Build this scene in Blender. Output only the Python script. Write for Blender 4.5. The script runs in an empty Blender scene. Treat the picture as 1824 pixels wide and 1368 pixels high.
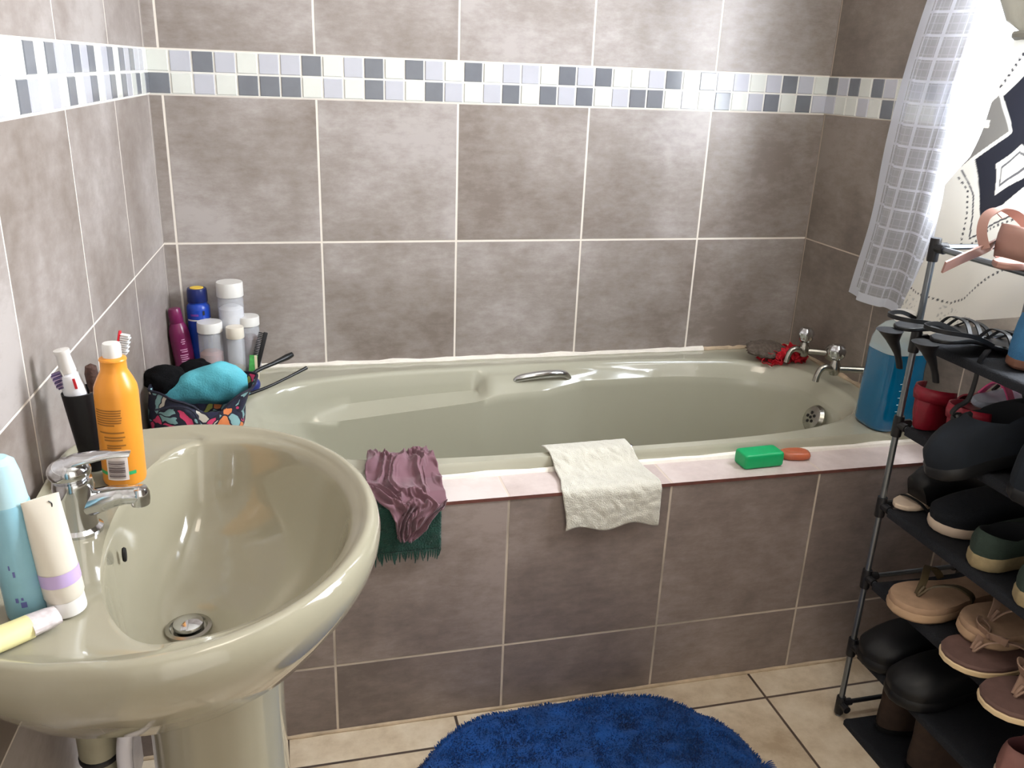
import bpy, math, random
from mathutils import Vector, Matrix, Euler, noise
random.seed(7)
S = bpy.context.scene
COL = S.collection
PI = math.pi
def lin(c): return tuple((v/12.92 if v <= .04045 else ((v+.055)/1.055)**2.4) for v in c)
def hx(r, g, b): return lin((r/255, g/255, b/255)) + (1,)

# ------------------------------------------------------------------ materials
def nodes(name):
    m = bpy.data.materials.new(name); m.use_nodes = True
    nt = m.node_tree
    return m, nt, nt.nodes['Principled BSDF']
def setp(b, **k):
    for n, v in k.items():
        i = b.inputs[n.replace('_', ' ')]
        i.default_value = v
def mat(name, col, rough=.5, metal=0., var=0., scale=30., bump=0., bscale=200., coat=0., spec=.5, trans=0., sheen=0., sss=0., alpha=1., ior=1.45):
    m, nt, b = nodes(name)
    setp(b, Base_Color=col, Roughness=rough, Metallic=metal, IOR=ior)
    b.inputs['Specular IOR Level'].default_value = spec
    b.inputs['Coat Weight'].default_value = coat
    b.inputs['Transmission Weight'].default_value = trans
    b.inputs['Sheen Weight'].default_value = sheen
    b.inputs['Alpha'].default_value = alpha
    if sss:
        b.inputs['Subsurface Weight'].default_value = sss
        b.inputs['Subsurface Radius'].default_value = (.01, .01, .01)
    tc = nt.nodes.new('ShaderNodeTexCoord')
    if var:
        n = nt.nodes.new('ShaderNodeTexNoise'); n.inputs['Scale'].default_value = scale; n.inputs['Detail'].default_value = 5
        nt.links.new(tc.outputs['Object'], n.inputs['Vector'])
        r = nt.nodes.new('ShaderNodeValToRGB')
        c = Vector(col[:3])
        r.color_ramp.elements[0].color = tuple(c*(1-var)) + (1,); r.color_ramp.elements[0].position = .3
        r.color_ramp.elements[1].color = tuple(min(1, x) for x in c*(1+var)) + (1,); r.color_ramp.elements[1].position = .7
        nt.links.new(n.outputs['Fac'], r.inputs['Fac']); nt.links.new(r.outputs['Color'], b.inputs['Base Color'])
    if bump:
        n2 = nt.nodes.new('ShaderNodeTexNoise'); n2.inputs['Scale'].default_value = bscale; n2.inputs['Detail'].default_value = 3
        nt.links.new(tc.outputs['Object'], n2.inputs['Vector'])
        bp = nt.nodes.new('ShaderNodeBump'); bp.inputs['Strength'].default_value = bump; bp.inputs['Distance'].default_value = .004
        nt.links.new(n2.outputs['Fac'], bp.inputs['Height']); nt.links.new(bp.outputs['Normal'], b.inputs['Normal'])
    return m

def tile_mat(name, au, offu, offv, pu, pv, dark, midc, light, grout, gw=.0044, av='Z', jump=False, rough=.40, tilevar=.12, nscale=3.2, groutnoise=0.):
    """Square ceramic tiles in world metres: mottled glaze, tone shift per tile, recessed grout."""
    m, nt, b = nodes(name); N = nt.nodes; Lk = nt.links.new
    def mth(op, a, c=None, d=None):
        n = N.new('ShaderNodeMath'); n.operation = op
        for i, v in enumerate((a, c, d)):
            if v is None: continue
            if isinstance(v, (int, float)): n.inputs[i].default_value = v
            else: Lk(v, n.inputs[i])
        return n.outputs[0]
    g = N.new('ShaderNodeNewGeometry'); sp = N.new('ShaderNodeSeparateXYZ'); Lk(g.outputs['Position'], sp.inputs[0])
    u = sp.outputs[au]; v = sp.outputs[av]
    if jump: v = mth('SUBTRACT', v, mth('MULTIPLY', mth('GREATER_THAN', v, 1.2), .0932))
    u = mth('DIVIDE', mth('SUBTRACT', u, offu), pu); v = mth('DIVIDE', mth('SUBTRACT', v, offv), pv)
    def edge(t, p):
        f = mth('FRACT', t); d = mth('MULTIPLY', mth('MINIMUM', f, mth('SUBTRACT', 1., f)), p)
        mr = N.new('ShaderNodeMapRange'); mr.interpolation_type = 'SMOOTHSTEP'
        Lk(d, mr.inputs[0]); mr.inputs[1].default_value = gw*.40; mr.inputs[2].default_value = gw*.75
        mr.inputs[3].default_value = 1; mr.inputs[4].default_value = 0
        return mr.outputs[0]
    gm = mth('MAXIMUM', edge(u, pu), edge(v, pv))
    cb = N.new('ShaderNodeCombineXYZ'); Lk(mth('FLOOR', u), cb.inputs[0]); Lk(mth('FLOOR', v), cb.inputs[1])
    wn = N.new('ShaderNodeTexWhiteNoise'); wn.noise_dimensions = '3D'; Lk(cb.outputs[0], wn.inputs['Vector'])
    off = N.new('ShaderNodeVectorMath'); off.operation = 'MULTIPLY_ADD'
    Lk(wn.outputs['Color'], off.inputs[0]); off.inputs[1].default_value = (9, 9, 9); Lk(g.outputs['Position'], off.inputs[2])
    n1 = N.new('ShaderNodeTexNoise'); n1.inputs['Scale'].default_value = nscale; n1.inputs['Detail'].default_value = 7; n1.inputs['Roughness'].default_value = .62
    Lk(off.outputs[0], n1.inputs['Vector'])
    n2 = N.new('ShaderNodeTexNoise'); n2.inputs['Scale'].default_value = 24; n2.inputs['Detail'].default_value = 6; n2.inputs['Roughness'].default_value = .7
    st = N.new('ShaderNodeVectorMath'); st.operation = 'MULTIPLY'; Lk(off.outputs[0], st.inputs[0]); st.inputs[1].default_value = (1, 1, 2.4)
    Lk(st.outputs[0], n2.inputs['Vector'])
    f = mth('ADD', mth('MULTIPLY', n1.outputs['Fac'], .72), mth('MULTIPLY', n2.outputs['Fac'], .28))
    f = mth('ADD', f, mth('MULTIPLY', mth('SUBTRACT', wn.outputs['Value'], .5), tilevar))
    rp = N.new('ShaderNodeValToRGB'); e = rp.color_ramp.elements
    e[0].position = .36; e[0].color = dark; e[1].position = .62; e[1].color = light
    x = e.new(.5); x.color = midc
    Lk(f, rp.inputs[0])
    mx = N.new('ShaderNodeMix'); mx.data_type = 'RGBA'
    Lk(gm, mx.inputs[0]); Lk(rp.outputs[0], mx.inputs[6])
    if groutnoise:
        gn = N.new('ShaderNodeTexNoise'); gn.inputs['Scale'].default_value = 9; gn.inputs['Detail'].default_value = 6
        Lk(g.outputs['Position'], gn.inputs['Vector'])
        gr = N.new('ShaderNodeValToRGB'); gr.color_ramp.elements[0].position = .35; gr.color_ramp.elements[1].position = .6
        gr.color_ramp.elements[0].color = tuple(c*(1-groutnoise) for c in grout[:3]) + (1,); gr.color_ramp.elements[1].color = grout
        Lk(gn.outputs['Fac'], gr.inputs[0]); Lk(gr.outputs[0], mx.inputs[7])
    else: mx.inputs[7].default_value = grout
    Lk(mx.outputs[2], b.inputs['Base Color'])
    rr = mth('ADD', mth('ADD', mth('MULTIPLY', n2.outputs['Fac'], .12), rough-.06), mth('MULTIPLY', gm, .4))
    Lk(rr, b.inputs['Roughness'])
    bp = N.new('ShaderNodeBump'); bp.inputs['Strength'].default_value = .5; bp.inputs['Distance'].default_value = .0015
    Lk(mth('SUBTRACT', 1., gm), bp.inputs['Height']); Lk(bp.outputs[0], b.inputs['Normal'])
    return m

# ------------------------------------------------------------------ mesh helpers
def finish(name, vs, fs, mats, parent=None, mi=None, smooth=35, loc=None):
    me = bpy.data.meshes.new(name); me.from_pydata([tuple(v) for v in vs], [], fs); me.validate()
    if not isinstance(mats, (list, tuple)): mats = [mats]
    for m in mats: me.materials.append(m)
    if mi:
        for p, i in zip(me.polygons, mi): p.material_index = i
    if smooth:
        me.shade_smooth()
        me.set_sharp_from_angle(angle=math.radians(smooth))
    me.update()
    o = bpy.data.objects.new(name, me); COL.objects.link(o)
    if parent: o.parent = parent
    if loc: o.location = loc
    return o
class MB:
    """collects pieces of ONE part"""
    def __init__(s): s.v = []; s.f = []; s.m = []
    def add(s, vf, mi=0):
        k = len(s.v); s.v += [Vector(v) for v in vf[0]]; s.f += [tuple(i+k for i in f) for f in vf[1]]; s.m += [mi]*len(vf[1]); return s
    def out(s, name, mats, parent=None, smooth=35, loc=None): return finish(name, s.v, s.f, mats, parent, s.m, smooth, loc)
def box(x0, x1, y0, y1, z0, z1, bv=0.):
    if not bv:
        v = [(x, y, z) for z in (z0, z1) for y in (y0, y1) for x in (x0, x1)]
        return v, [(0, 2, 3, 1), (4, 5, 7, 6), (0, 1, 5, 4), (2, 6, 7, 3), (0, 4, 6, 2), (1, 3, 7, 5)]
    o = rrect(x0, x1, y0, y1, bv, 5)
    rings = []
    for t in range(4):
        a = t/3*PI/2; d = bv*(1-math.sin(a))*.9; rings.append((d, z0+bv*(1-math.cos(a))))
    rs = []
    cx, cy = (x0+x1)/2, (y0+y1)/2
    def inset(d): return [(cx+(x-cx)*(1-2*d/(x1-x0)), cy+(y-cy)*(1-2*d/(y1-y0))) for x, y in o]
    for d, z in rings: rs.append([(x, y, z) for x, y in inset(d)])
    for d, z in reversed(rings): rs.append([(x, y, z1-(z-z0)) for x, y in inset(d)])
    return loft(rs, True, True)
def rrect(x0, x1, y0, y1, r, n=6):
    p = []
    for cx, cy, a0 in ((x1-r, y1-r, 0), (x0+r, y1-r, PI/2), (x0+r, y0+r, PI), (x1-r, y0+r, 3*PI/2)):
        for i in range(n+1):
            a = a0+i/n*PI/2; p.append((cx+r*math.cos(a), cy+r*math.sin(a)))
    return p
def loft(rings, cap0=False, cap1=False, closed=True):
    n = len(rings[0]); v = [p for r in rings for p in r]; f = []
    for k in range(len(rings)-1):
        for i in range(n if closed else n-1):
            j = (i+1) % n; f.append((k*n+i, k*n+j, (k+1)*n+j, (k+1)*n+i))
    if cap0: f.append(tuple(reversed(range(n))))
    if cap1: f.append(tuple(range((len(rings)-1)*n, len(rings)*n)))
    return v, f
def lathe(prof, n=32, c=(0, 0, 0), sx=1, sy=1):
    rs = [[(c[0]+r*sx*math.cos(2*PI*i/n), c[1]+r*sy*math.sin(2*PI*i/n), c[2]+z) for i in range(n)] for r, z in prof]
    return loft(rs, prof[0][0] > 1e-5, prof[-1][0] > 1e-5)
def catmull(P, k=6):
    P = [Vector(p) for p in P]; o = []
    for i in range(len(P)-1):
        a, b, c, d = P[max(i-1, 0)], P[i], P[i+1], P[min(i+2, len(P)-1)]
        for j in range(k):
            t = j/k; o.append(.5*((2*b)+(c-a)*t+(2*a-5*b+4*c-d)*t*t+(3*b-a-3*c+d)*t**3))
    o.append(P[-1]); return o
def interp(xs, ys, x):
    if x <= xs[0]: return ys[0]
    for i in range(len(xs)-1):
        if x <= xs[i+1]:
            t = (x-xs[i])/(xs[i+1]-xs[i]); return ys[i]+(ys[i+1]-ys[i])*t
    return ys[-1]
def tube(P, r, n=10, cap=True, k=6, closed=False):
    if k > 1: P = catmull(P, k)
    P = [Vector(p) for p in P]; m = len(P)
    rad = r if callable(r) else (lambda t: interp([i/(len(r)-1) for i in range(len(r))], r, t) if isinstance(r, (list, tuple)) else r)
    rs = []; up = None
    for i, p in enumerate(P):
        if closed: t = (P[(i+1) % m]-P[i-1]).normalized()
        else: t = (P[min(i+1, m-1)]-P[max(i-1, 0)]).normalized()
        if up is None: up = t.orthogonal().normalized()
        up = (up-t*up.dot(t)).normalized(); s = t.cross(up)
        R = rad(i/max(1, m-1))
        rs.append([p+(up*math.cos(2*PI*j/n)+s*math.sin(2*PI*j/n))*R for j in range(n)])
    if closed:
        v, f = loft(rs+[rs[0]]); return v, f
    return loft(rs, cap, cap)
def ribbon(P, side, w, th=.002, k=6):
    """flat strap swept along P; side = direction(s) across the strap"""
    P = catmull(P, k) if k > 1 else [Vector(p) for p in P]; m = len(P); rs = []
    for i, p in enumerate(P):
        t = (P[min(i+1, m-1)]-P[max(i-1, 0)]).normalized()
        s = Vector(side(i/(m-1)) if callable(side) else side); s = (s-t*s.dot(t)).normalized(); u = t.cross(s)
        W = w(i/(m-1)) if callable(w) else w
        rs.append([p+s*W/2+u*th/2, p-s*W/2+u*th/2, p-s*W/2-u*th/2, p+s*W/2-u*th/2])
    return loft(rs, True, True)
def grid(fn, nu, nv):
    v = [fn(i/nu, j/nv) for j in range(nv+1) for i in range(nu+1)]
    f = [(j*(nu+1)+i, j*(nu+1)+i+1, (j+1)*(nu+1)+i+1, (j+1)*(nu+1)+i) for j in range(nv) for i in range(nu)]
    return v, f
def ellipsoid(c, rx, ry, rz, n=24, m=14, e=None, jit=0., fr=20.):
    rs = []
    for k in range(m+1):
        a = -PI/2+PI*k/m; rs.append([(math.cos(a)*math.cos(2*PI*i/n), math.cos(a)*math.sin(2*PI*i/n), math.sin(a)) for i in range(n)])
    M = Euler(e).to_matrix() if e else Matrix.Identity(3)
    out = []
    for r in rs:
        q = []
        for p in r:
            p = Vector(p); d = 1+jit*noise.noise(p*fr*.1+Vector(c)*3)
            q.append(M @ Vector((p.x*rx*d, p.y*ry*d, p.z*rz*d))+Vector(c))
        out.append(q)
    return loft(out)
def solid(o, th, off=0):
    md = o.modifiers.new('thick', 'SOLIDIFY'); md.thickness = th; md.offset = off; return o
def subs(o, n=1):
    md = o.modifiers.new('sub', 'SUBSURF'); md.levels = n; md.render_levels = n; return o
def tag(o, label, cat, group=None, kind=None):
    o['label'] = label; o['category'] = cat
    if group: o['group'] = group
    if kind: o['kind'] = kind
    return o
def thing(name, label, cat, loc=(0, 0, 0), rot=(0, 0, 0), group=None):
    o = bpy.data.objects.new(name, None); o.empty_display_size = .02; COL.objects.link(o)
    o.location = loc; o.rotation_euler = rot
    return tag(o, label, cat, group)
def struct(o): o['kind'] = 'structure'; return o
def moved(vf, loc=(0, 0, 0), rot=(0, 0, 0), sc=1):
    M = Euler(rot).to_matrix(); return [M @ (Vector(v)*sc)+Vector(loc) for v in vf[0]], vf[1]
def ss(a, b, x):
    t = max(0, min(1, (x-a)/(b-a))); return t*t*(3-2*t)

# ------------------------------------------------------------------ palette
TD, TM, TL = hx(124, 113, 105), hx(149, 140, 135), hx(172, 165, 162)
GROUT = hx(226, 218, 208)
M_back = tile_mat('grey_tile_back', 'X', .0277, .8306, .33, .33, TD, TM, TL, GROUT, jump=True)
M_left = tile_mat('grey_tile_left', 'Y', -.3452, .8306, .33, .33, TD, TM, TL, GROUT, jump=True, gw=.003)
M_right = tile_mat('grey_tile_right_shaded', 'Y', -.335, .8306, .33, .33, hx(104, 94, 87), hx(126, 116, 108), hx(146, 136, 129), hx(190, 175, 160), jump=True, gw=.003)  # darker copy of the wall tile: backlit shade put into the colour
M_apron = tile_mat('grey_tile_apron', 'X', -.0017, .1558, .33, .333, hx(108, 97, 92), hx(134, 121, 115), hx(156, 143, 138), hx(200, 186, 170), gw=.004, groutnoise=.35)
M_ledge = tile_mat('lit_ledge_tile', 'X', -.0017, -2., .33, 5., hx(186, 170, 166), hx(206, 192, 188), hx(216, 205, 202), hx(205, 190, 178), av='Y', gw=.004)  # light on the ledge top painted into the paler tile colour
M_floor = tile_mat('cream_floor_tile', 'X', 1.222, -.81, .33, .33, hx(176, 156, 130), hx(206, 189, 164), hx(222, 208, 186), hx(88, 72, 62), av='Y', gw=.005, rough=.3, tilevar=.02, nscale=7, groutnoise=.5)
M_edge = mat('red_tile_edge', hx(104, 62, 54), .7, var=.25, scale=40)
M_caulk = mat('white_sealant', hx(232, 226, 216), .6, var=.06, scale=25, bump=.4, bscale=60)
M_dirtcaulk = mat('stained_sealant', hx(186, 166, 140), .7, var=.28, scale=22, bump=.4, bscale=60)
M_plaster = mat('white_plaster', hx(226, 222, 214), .9, var=.03, scale=8)
M_tub = mat('sage_enamel', hx(168, 166, 149), .12, coat=.4, var=.015, scale=5)
M_basin = mat('sage_ceramic', hx(151, 146, 127), .1, coat=.5, var=.02, scale=6)
M_chrome = mat('chrome', hx(205, 206, 208), .1, 1.)
M_dull = mat('dull_chrome', hx(170, 168, 160), .24, 1., var=.12, scale=60)
M_dark = mat('dark_hole', hx(22, 20, 18), .8)
M_black = mat('black_plastic', hx(24, 24, 27), .4)
M_mo = [mat('mosaic_white', hx(212, 214, 208), .16, var=.02), mat('mosaic_lavender', hx(184, 185, 194), .16, var=.02),
        mat('mosaic_slate', hx(114, 117, 124), .16, var=.05), mat('mosaic_grout', hx(222, 220, 214), .7)]

# ------------------------------------------------------------------ room shell
LW = .0404                                      # the left wall opens out a little towards the door
def lwx(y): return LW*y
W = 1.675; Y1 = -2.75; CE = 2.45
LX1 = lwx(Y1)
struct(finish('wall_back', [(-.0, 0, 0), (W, 0, 0), (W, 0, CE), (0, 0, CE)], [(0, 1, 2, 3)], M_back, smooth=0))
struct(finish('wall_left', [(LX1, Y1, 0), (0, 0, 0), (0, 0, CE), (LX1, Y1, CE)], [(0, 1, 2, 3)], M_left, smooth=0))
struct(finish('floor', [(LX1, Y1, 0), (W, Y1, 0), (W, 0, 0), (0, 0, 0)], [(0, 1, 2, 3)], M_floor, smooth=0))
struct(finish('ceiling', [(LX1, Y1, CE), (W, Y1, CE), (W, 0, CE), (0, 0, CE)], [(3, 2, 1, 0)], M_plaster, smooth=0))
struct(finish('wall_front', [(LX1, Y1, 0), (W, Y1, 0), (W, Y1, CE), (LX1, Y1, CE)], [(3, 2, 1, 0)], M_plaster, smooth=0))
WY0, WY1, WZ0, WZ1 = -.54, -1.35, 1.0, 2.05      # window opening in the right-hand wall
def rightwall():
    ys = [0, WY0, WY1, Y1]; zs = [0, WZ0, WZ1, CE]
    v = [(W, y, z) for z in zs for y in ys]; f = []
    for j in range(3):
        for i in range(3):
            if i == 1 and j == 1: continue
            f.append((j*4+i, j*4+i+1, (j+1)*4+i+1, (j+1)*4+i))
    k = len(v)
    v += [(W+.14, y, z) for z in (WZ0, WZ1) for y in (WY0, WY1)]
    a, b_, c, d = 1*4+1, 1*4+2, 2*4+1, 2*4+2
    f += [(a, b_, k+1, k), (c, k+2, k+3, d), (a, k, k+2, c), (b_, d, k+3, k+1)]
    return v, f
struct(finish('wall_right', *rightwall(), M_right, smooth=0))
M_wframe = mat('white_window_frame', hx(232, 232, 230), .4)
def thin_glass():
    m, nt, b = nodes('window_glass'); nt.nodes.remove(b); o = nt.nodes['Material Output']
    t = nt.nodes.new('ShaderNodeBsdfTransparent'); g = nt.nodes.new('ShaderNodeBsdfGlossy'); g.inputs['Roughness'].default_value = .02
    x = nt.nodes.new('ShaderNodeMixShader'); x.inputs[0].default_value = .06
    nt.links.new(t.outputs[0], x.inputs[1]); nt.links.new(g.outputs[0], x.inputs[2]); nt.links.new(x.outputs[0], o.inputs[0])
    return m
wf = MB()
for a in ((W+.09, W+.13, WY1, WY1+.05, WZ0, WZ1), (W+.09, W+.13, WY0-.05, WY0, WZ0, WZ1), (W+.09, W+.13, WY1+.05, WY0-.05, WZ0, WZ0+.05),
          (W+.09, W+.13, WY1+.05, WY0-.05, WZ1-.05, WZ1), (W+.095, W+.125, -.97, -.93, WZ0+.05, WZ1-.05)): wf.add(box(*a))
win = struct(wf.out('window_1', M_wframe, smooth=0))
finish('window_pane', [(W+.11, WY1+.04, WZ0+.04), (W+.11, WY0-.04, WZ0+.04), (W+.11, WY0-.04, WZ1-.04), (W+.11, WY1+.04, WZ1-.04)], [(0, 1, 2, 3)], thin_glass(), win, smooth=0)

# mosaic bands: every tessera a small bevelled square
def mosaic(name, top, bot, place, sq=.0466, n=None, lo=0, hi=9):
    mb = MB(); rnd = random.Random(5)
    zt = 1.1606; g = .0021
    n = n or len(top)
    L_ = max(lo, 0)
    q = lambda u, d, z: place(u, d, z)
    mb.add(([q(0, .0012, zt), q(min(n*sq, hi), .0012, zt), q(min(n*sq, hi), .0012, zt+.0932), q(0, .0012, zt+.0932)], [(0, 1, 2, 3)]), 3)
    for r, seq in ((1, top), (0, bot)):
        for i in range(n):
            c = seq[i] if i < len(seq) else rnd.choice('WWLLD')
            u0, u1 = i*sq+g, min((i+1)*sq-g, hi); z0, z1 = zt+r*.0466+g, zt+(r+1)*.0466-g
            if u1 <= u0: continue
            b = .0012
            v = [q(u0, .0012, z0), q(u1, .0012, z0), q(u1, .0012, z1), q(u0, .0012, z1),
                 q(u0+b, .0032, z0+b), q(u1-b, .0032, z0+b), q(u1-b, .0032, z1-b), q(u0+b, .0032, z1-b)]
            mb.add((v, [(4, 5, 6, 7), (0, 1, 5, 4), (1, 2, 6, 5), (2, 3, 7, 6), (3, 0, 4, 7)]), 'WLD'.index(c))
    return struct(mb.out(name, M_mo, smooth=0))
mosaic('trim_1', 'WLDLWLLDWLD'+'WDLWDWLLWDLDW'+'WLDWDLLWLDLW', 'DWLWDDDWLWD'+'LWDLWLDWDLDWL'+'DDWLWDWLDWDL', lambda u, d, z: (u, -d, z), hi=W)
mosaic('trim_2', 'WLLDLDWDLWDLDLLDWDWWL', 'DWDWLDWDLWDLWDWLWLDWL', lambda u, d, z: (lwx(-u)+d, -u, z), n=58)
mosaic('trim_3', 'DLDWDLWL', 'LWWLWDLW', lambda u, d, z: (W-d, -u, z), n=12, hi=.565)

# bath surround: tiled apron, ledge, sealant
AY = -.727; LZ = .489
ap = MB(); ap.add(([(lwx(AY), AY, 0), (W, AY, 0), (W, AY, LZ-.007), (lwx(AY), AY, LZ-.007)], [(0, 1, 2, 3)]))
struct(ap.out('wall_apron', M_apron, smooth=0))
lg = MB()
lg.add(([(lwx(AY), AY-.002, LZ), (W, AY-.002, LZ), (W, -.61, LZ), (0, -.61, LZ)], [(0, 1, 2, 3)]), 0)
lg.add(([(lwx(AY), AY-.002, LZ-.007), (W, AY-.002, LZ-.007), (W, AY-.002, LZ), (lwx(AY), AY-.002, LZ)], [(0, 1, 2, 3)]), 1)
struct(lg.out('trim_4', [M_ledge, M_edge], smooth=0))
def bead(name, P, r, m, amp=.0025):
    Q = []
    P = [Vector(p) for p in P]
    for i in range(len(P)-1):
        k = 40
        for j in range(k): Q.append(P[i].lerp(P[i+1], j/k))
    Q.append(P[-1])
    Q = [p+Vector((0, 0, amp*noise.noise(p*17))) for p in Q]
    return struct(finish(name, *tube(Q, lambda t: r*(1+.5*noise.noise(Vector((t*31, r*999, 0)))), 8, k=1), m))
bead('trim_5', [(.0, -.003, .519), (1.40, -.003, .517)], .0075, M_caulk)
bead('trim_6', [(1.40, -.003, .517), (W-.004, -.003, .516), (W-.004, -.60, .516)], .007, M_dirtcaulk)
bead('trim_7', [(.02, -.632, .489), (W-.004, -.632, .489)], .0075, M_caulk, .001)
bead('trim_8', [(lwx(AY), AY-.002, .002), (W-.004, AY-.002, .002)], .004, M_dirtcaulk, .001)

# ------------------------------------------------------------------ bathtub
def bathtub():
    t = thing('bathtub', 'long sage green bathtub built in along the back wall behind a tiled apron', 'bathtub', (.84, -.31, 0))
    o = Vector((.84, -.31, 0)); N = 200
    cx, cy, a, b = .885, -.33, .722, .272
    def se(th, a, b, n, cx=cx, cy=cy):
        c, s = math.cos(th), math.sin(th)
        return cx+a*math.copysign(abs(c)**(2/n), c), cy+b*math.copysign(abs(s)**(2/n), s)
    ths = []
    pts = [se(i/4000*2*PI, a, b, 3.3) for i in range(4000)]          # even spacing along the rim
    L = [0]
    for i in range(4000): L.append(L[-1]+math.dist(pts[i], pts[(i+1) % 4000]))
    k = 0
    for i in range(N):
        tgt = L[-1]*i/N
        while L[k+1] < tgt: k += 1
        ths.append(k/4000*2*PI)
    ring = lambda da, db, z, n=3.3, dx=0: [se(th, a-da, b-db, n, cx+dx)+(z,) for th in ths]
    op = ring(0, 0, .515)
    # outer deck outline, matched by direction
    deck = []
    for x, y, z in op:
        dx, dy = x-cx, y-cy
        m = min((W-.003-cx)/dx if dx > 1e-6 else 9, (.004-cx)/dx if dx < -1e-6 else 9, (-.004-cy)/dy if dy > 1e-6 else 9, (-.622-cy)/dy if dy < -1e-6 else 9)
        deck.append((cx+dx*m, cy+dy*m, .515))
    for cxn, cyn in ((W-.003, -.004), (.004, -.004), (.004, -.622), (W-.003, -.622)):   # square the corners
        j = min(range(N), key=lambda i: math.dist(deck[i][:2], (cxn, cyn))); deck[j] = (cxn, cyn, .515)
    def shift(r, dz, ox=0):
        return [(x, y, z+dz) for x, y, z in r]
    out = lambda f: [(cx+(x-cx)*f, cy+(y-cy)*f, z) for x, y, z in deck]
    low = [(x, y-.004 if y < -.6 else y, .470) for x, y, z in deck]
    mid = [(x, y-.004 if y < -.6 else y, .508) for x, y, z in deck]
    rings = [low, mid, deck]
    def lerp(r1, r2, t): return [tuple(p+(q-p)*t for p, q in zip(A, B)) for A, B in zip(r1, r2)]
    rings += [lerp(deck, op, .5), lerp(deck, op, .93), op]
    rings.append([(x, y, .512) for x, y, z in ring(.006, .006, 0)])
    rings.append([(x, y, .503) for x, y, z in ring(.011, .011, 0)])
    # back side: recessed arm rest on the left, hand-grip platform, steep glossy face on the right
    def back(y): return ss(cy+.06, cy+.22, y)
    def ring_mid(frac):
        r = []
        base = ring(.011+.02*frac, .011+.018*frac, 0)
        for x, y, z in base:
            w = back(y)
            if frac < .75:
                wd = interp([.2, .733, .757, .93, 1.05, 1.6], [.018, .018, .034, .032, .020, .016], x)
                zz = interp([.2, .5, .733, .757, .90, 1.05, 1.45, 1.7], [.442, .450, .458, .497, .496, .490, .488, .48], x)
            else:
                wd = interp([.2, .30, .72, .77, .90, 1.02, 1.6], [.05, .085, .078, .072, .064, .034, .03], x)
                zz = interp([.2, .5, .72, .78, .90, 1.02, 1.30, 1.45, 1.7], [.405, .430, .448, .460, .462, .474, .474, .470, .44], x)
            yb = -.058-.004-wd
            nx = x; ny = y+(yb-y)*w*(1 if y > yb else 0)
            zf = .503-.028*frac
            r.append((nx, ny, zf+(zz-zf)*w))
        return r
    m1, m2 = ring_mid(.5), ring_mid(1.)
    rings += [lerp(rings[-1], m1, .6), m1, lerp(m1, m2, .5), lerp(m1, m2, .9), m2]
    bot = [se(th, .50, .19, 3.0, .92, -.335)+(.16,) for th in ths]
    w1 = [(x, y, z-.012) for x, y, z in lerp(m2, bot, .03)]
    rings += [w1]
    for g, h in ((.12, .25), (.24, .5), (.36, .72), (.52, .88), (.72, .97), (1, 1)):
        rings.append([(A[0]+(B[0]-A[0])*g, A[1]+(B[1]-A[1])*g, A[2]+(B[2]-A[2])*h) for A, B in zip(w1, bot)])
    rings.append([se(th, .3, .1, 2.4, .95, -.335)+(.152,) for th in ths])
    vf = loft(rings, False, True)
    finish('tub_shell', [Vector(v)-o for v in vf[0]], vf[1], M_tub, t, smooth=50)
    # overflow plate on the tap-end wall
    M = Euler((0, -PI/2+.42, 0)).to_matrix()
    pl = lathe([(0, 0), (.036, 0), (.036, .004), (.030, .012), (.02, .014), (0, .015)], 28)
    c = Vector((1.553, -.352, .436))-o
    p = finish('overflow_plate', [M @ Vector(v)+c for v in pl[0]], pl[1], M_dull, t)
    hb = MB()
    for i in range(5):
        a_ = i*2*PI/5+.3; hb.add(lathe([(0, .0155), (.0042, .0155), (.0042, .0142), (0, .0142)], 10, (.0125*math.cos(a_), .0125*math.sin(a_), 0)))
    hb.add(lathe([(0, .0158), (.004, .0158), (.004, .014), (0, .014)], 10))
    finish('overflow_holes', [M @ Vector(v)+c for v in hb.v], hb.f, M_dark, p)
    for nm, P in (('grip_handle', [(.826, -.098, .482), (.842, -.105, .494), (.90, -.108, .502), (.955, -.104, .500), (.978, -.094, .484)]),
                  ('grip_handle', [(.81, -.592, .478), (.825, -.580, .497), (.89, -.574, .505), (.950, -.576, .503), (.970, -.592, .482)])):
        finish(nm, *tube([Vector(q)-o for q in P], [.006, .009, .0105, .0105, .009, .007], 12), M_chrome, t)
    for fx, fy in ((.55, -.2), (1.3, -.2), (.55, -.46), (1.3, -.46)): finish('foot', *lathe([(.03, 0), (.03, .01), (.016, .02), (.016, .158)], 16, (fx-.84, fy+.31, 0)), M_dull, t)
    dr = lathe([(0, .004), (.02, .003), (.03, 0), (.032, -.004)], 24, (1.30-.84, -.335+.31, .158))
    finish('plug_hole', *dr, M_dull, t)
bathtub()

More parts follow.
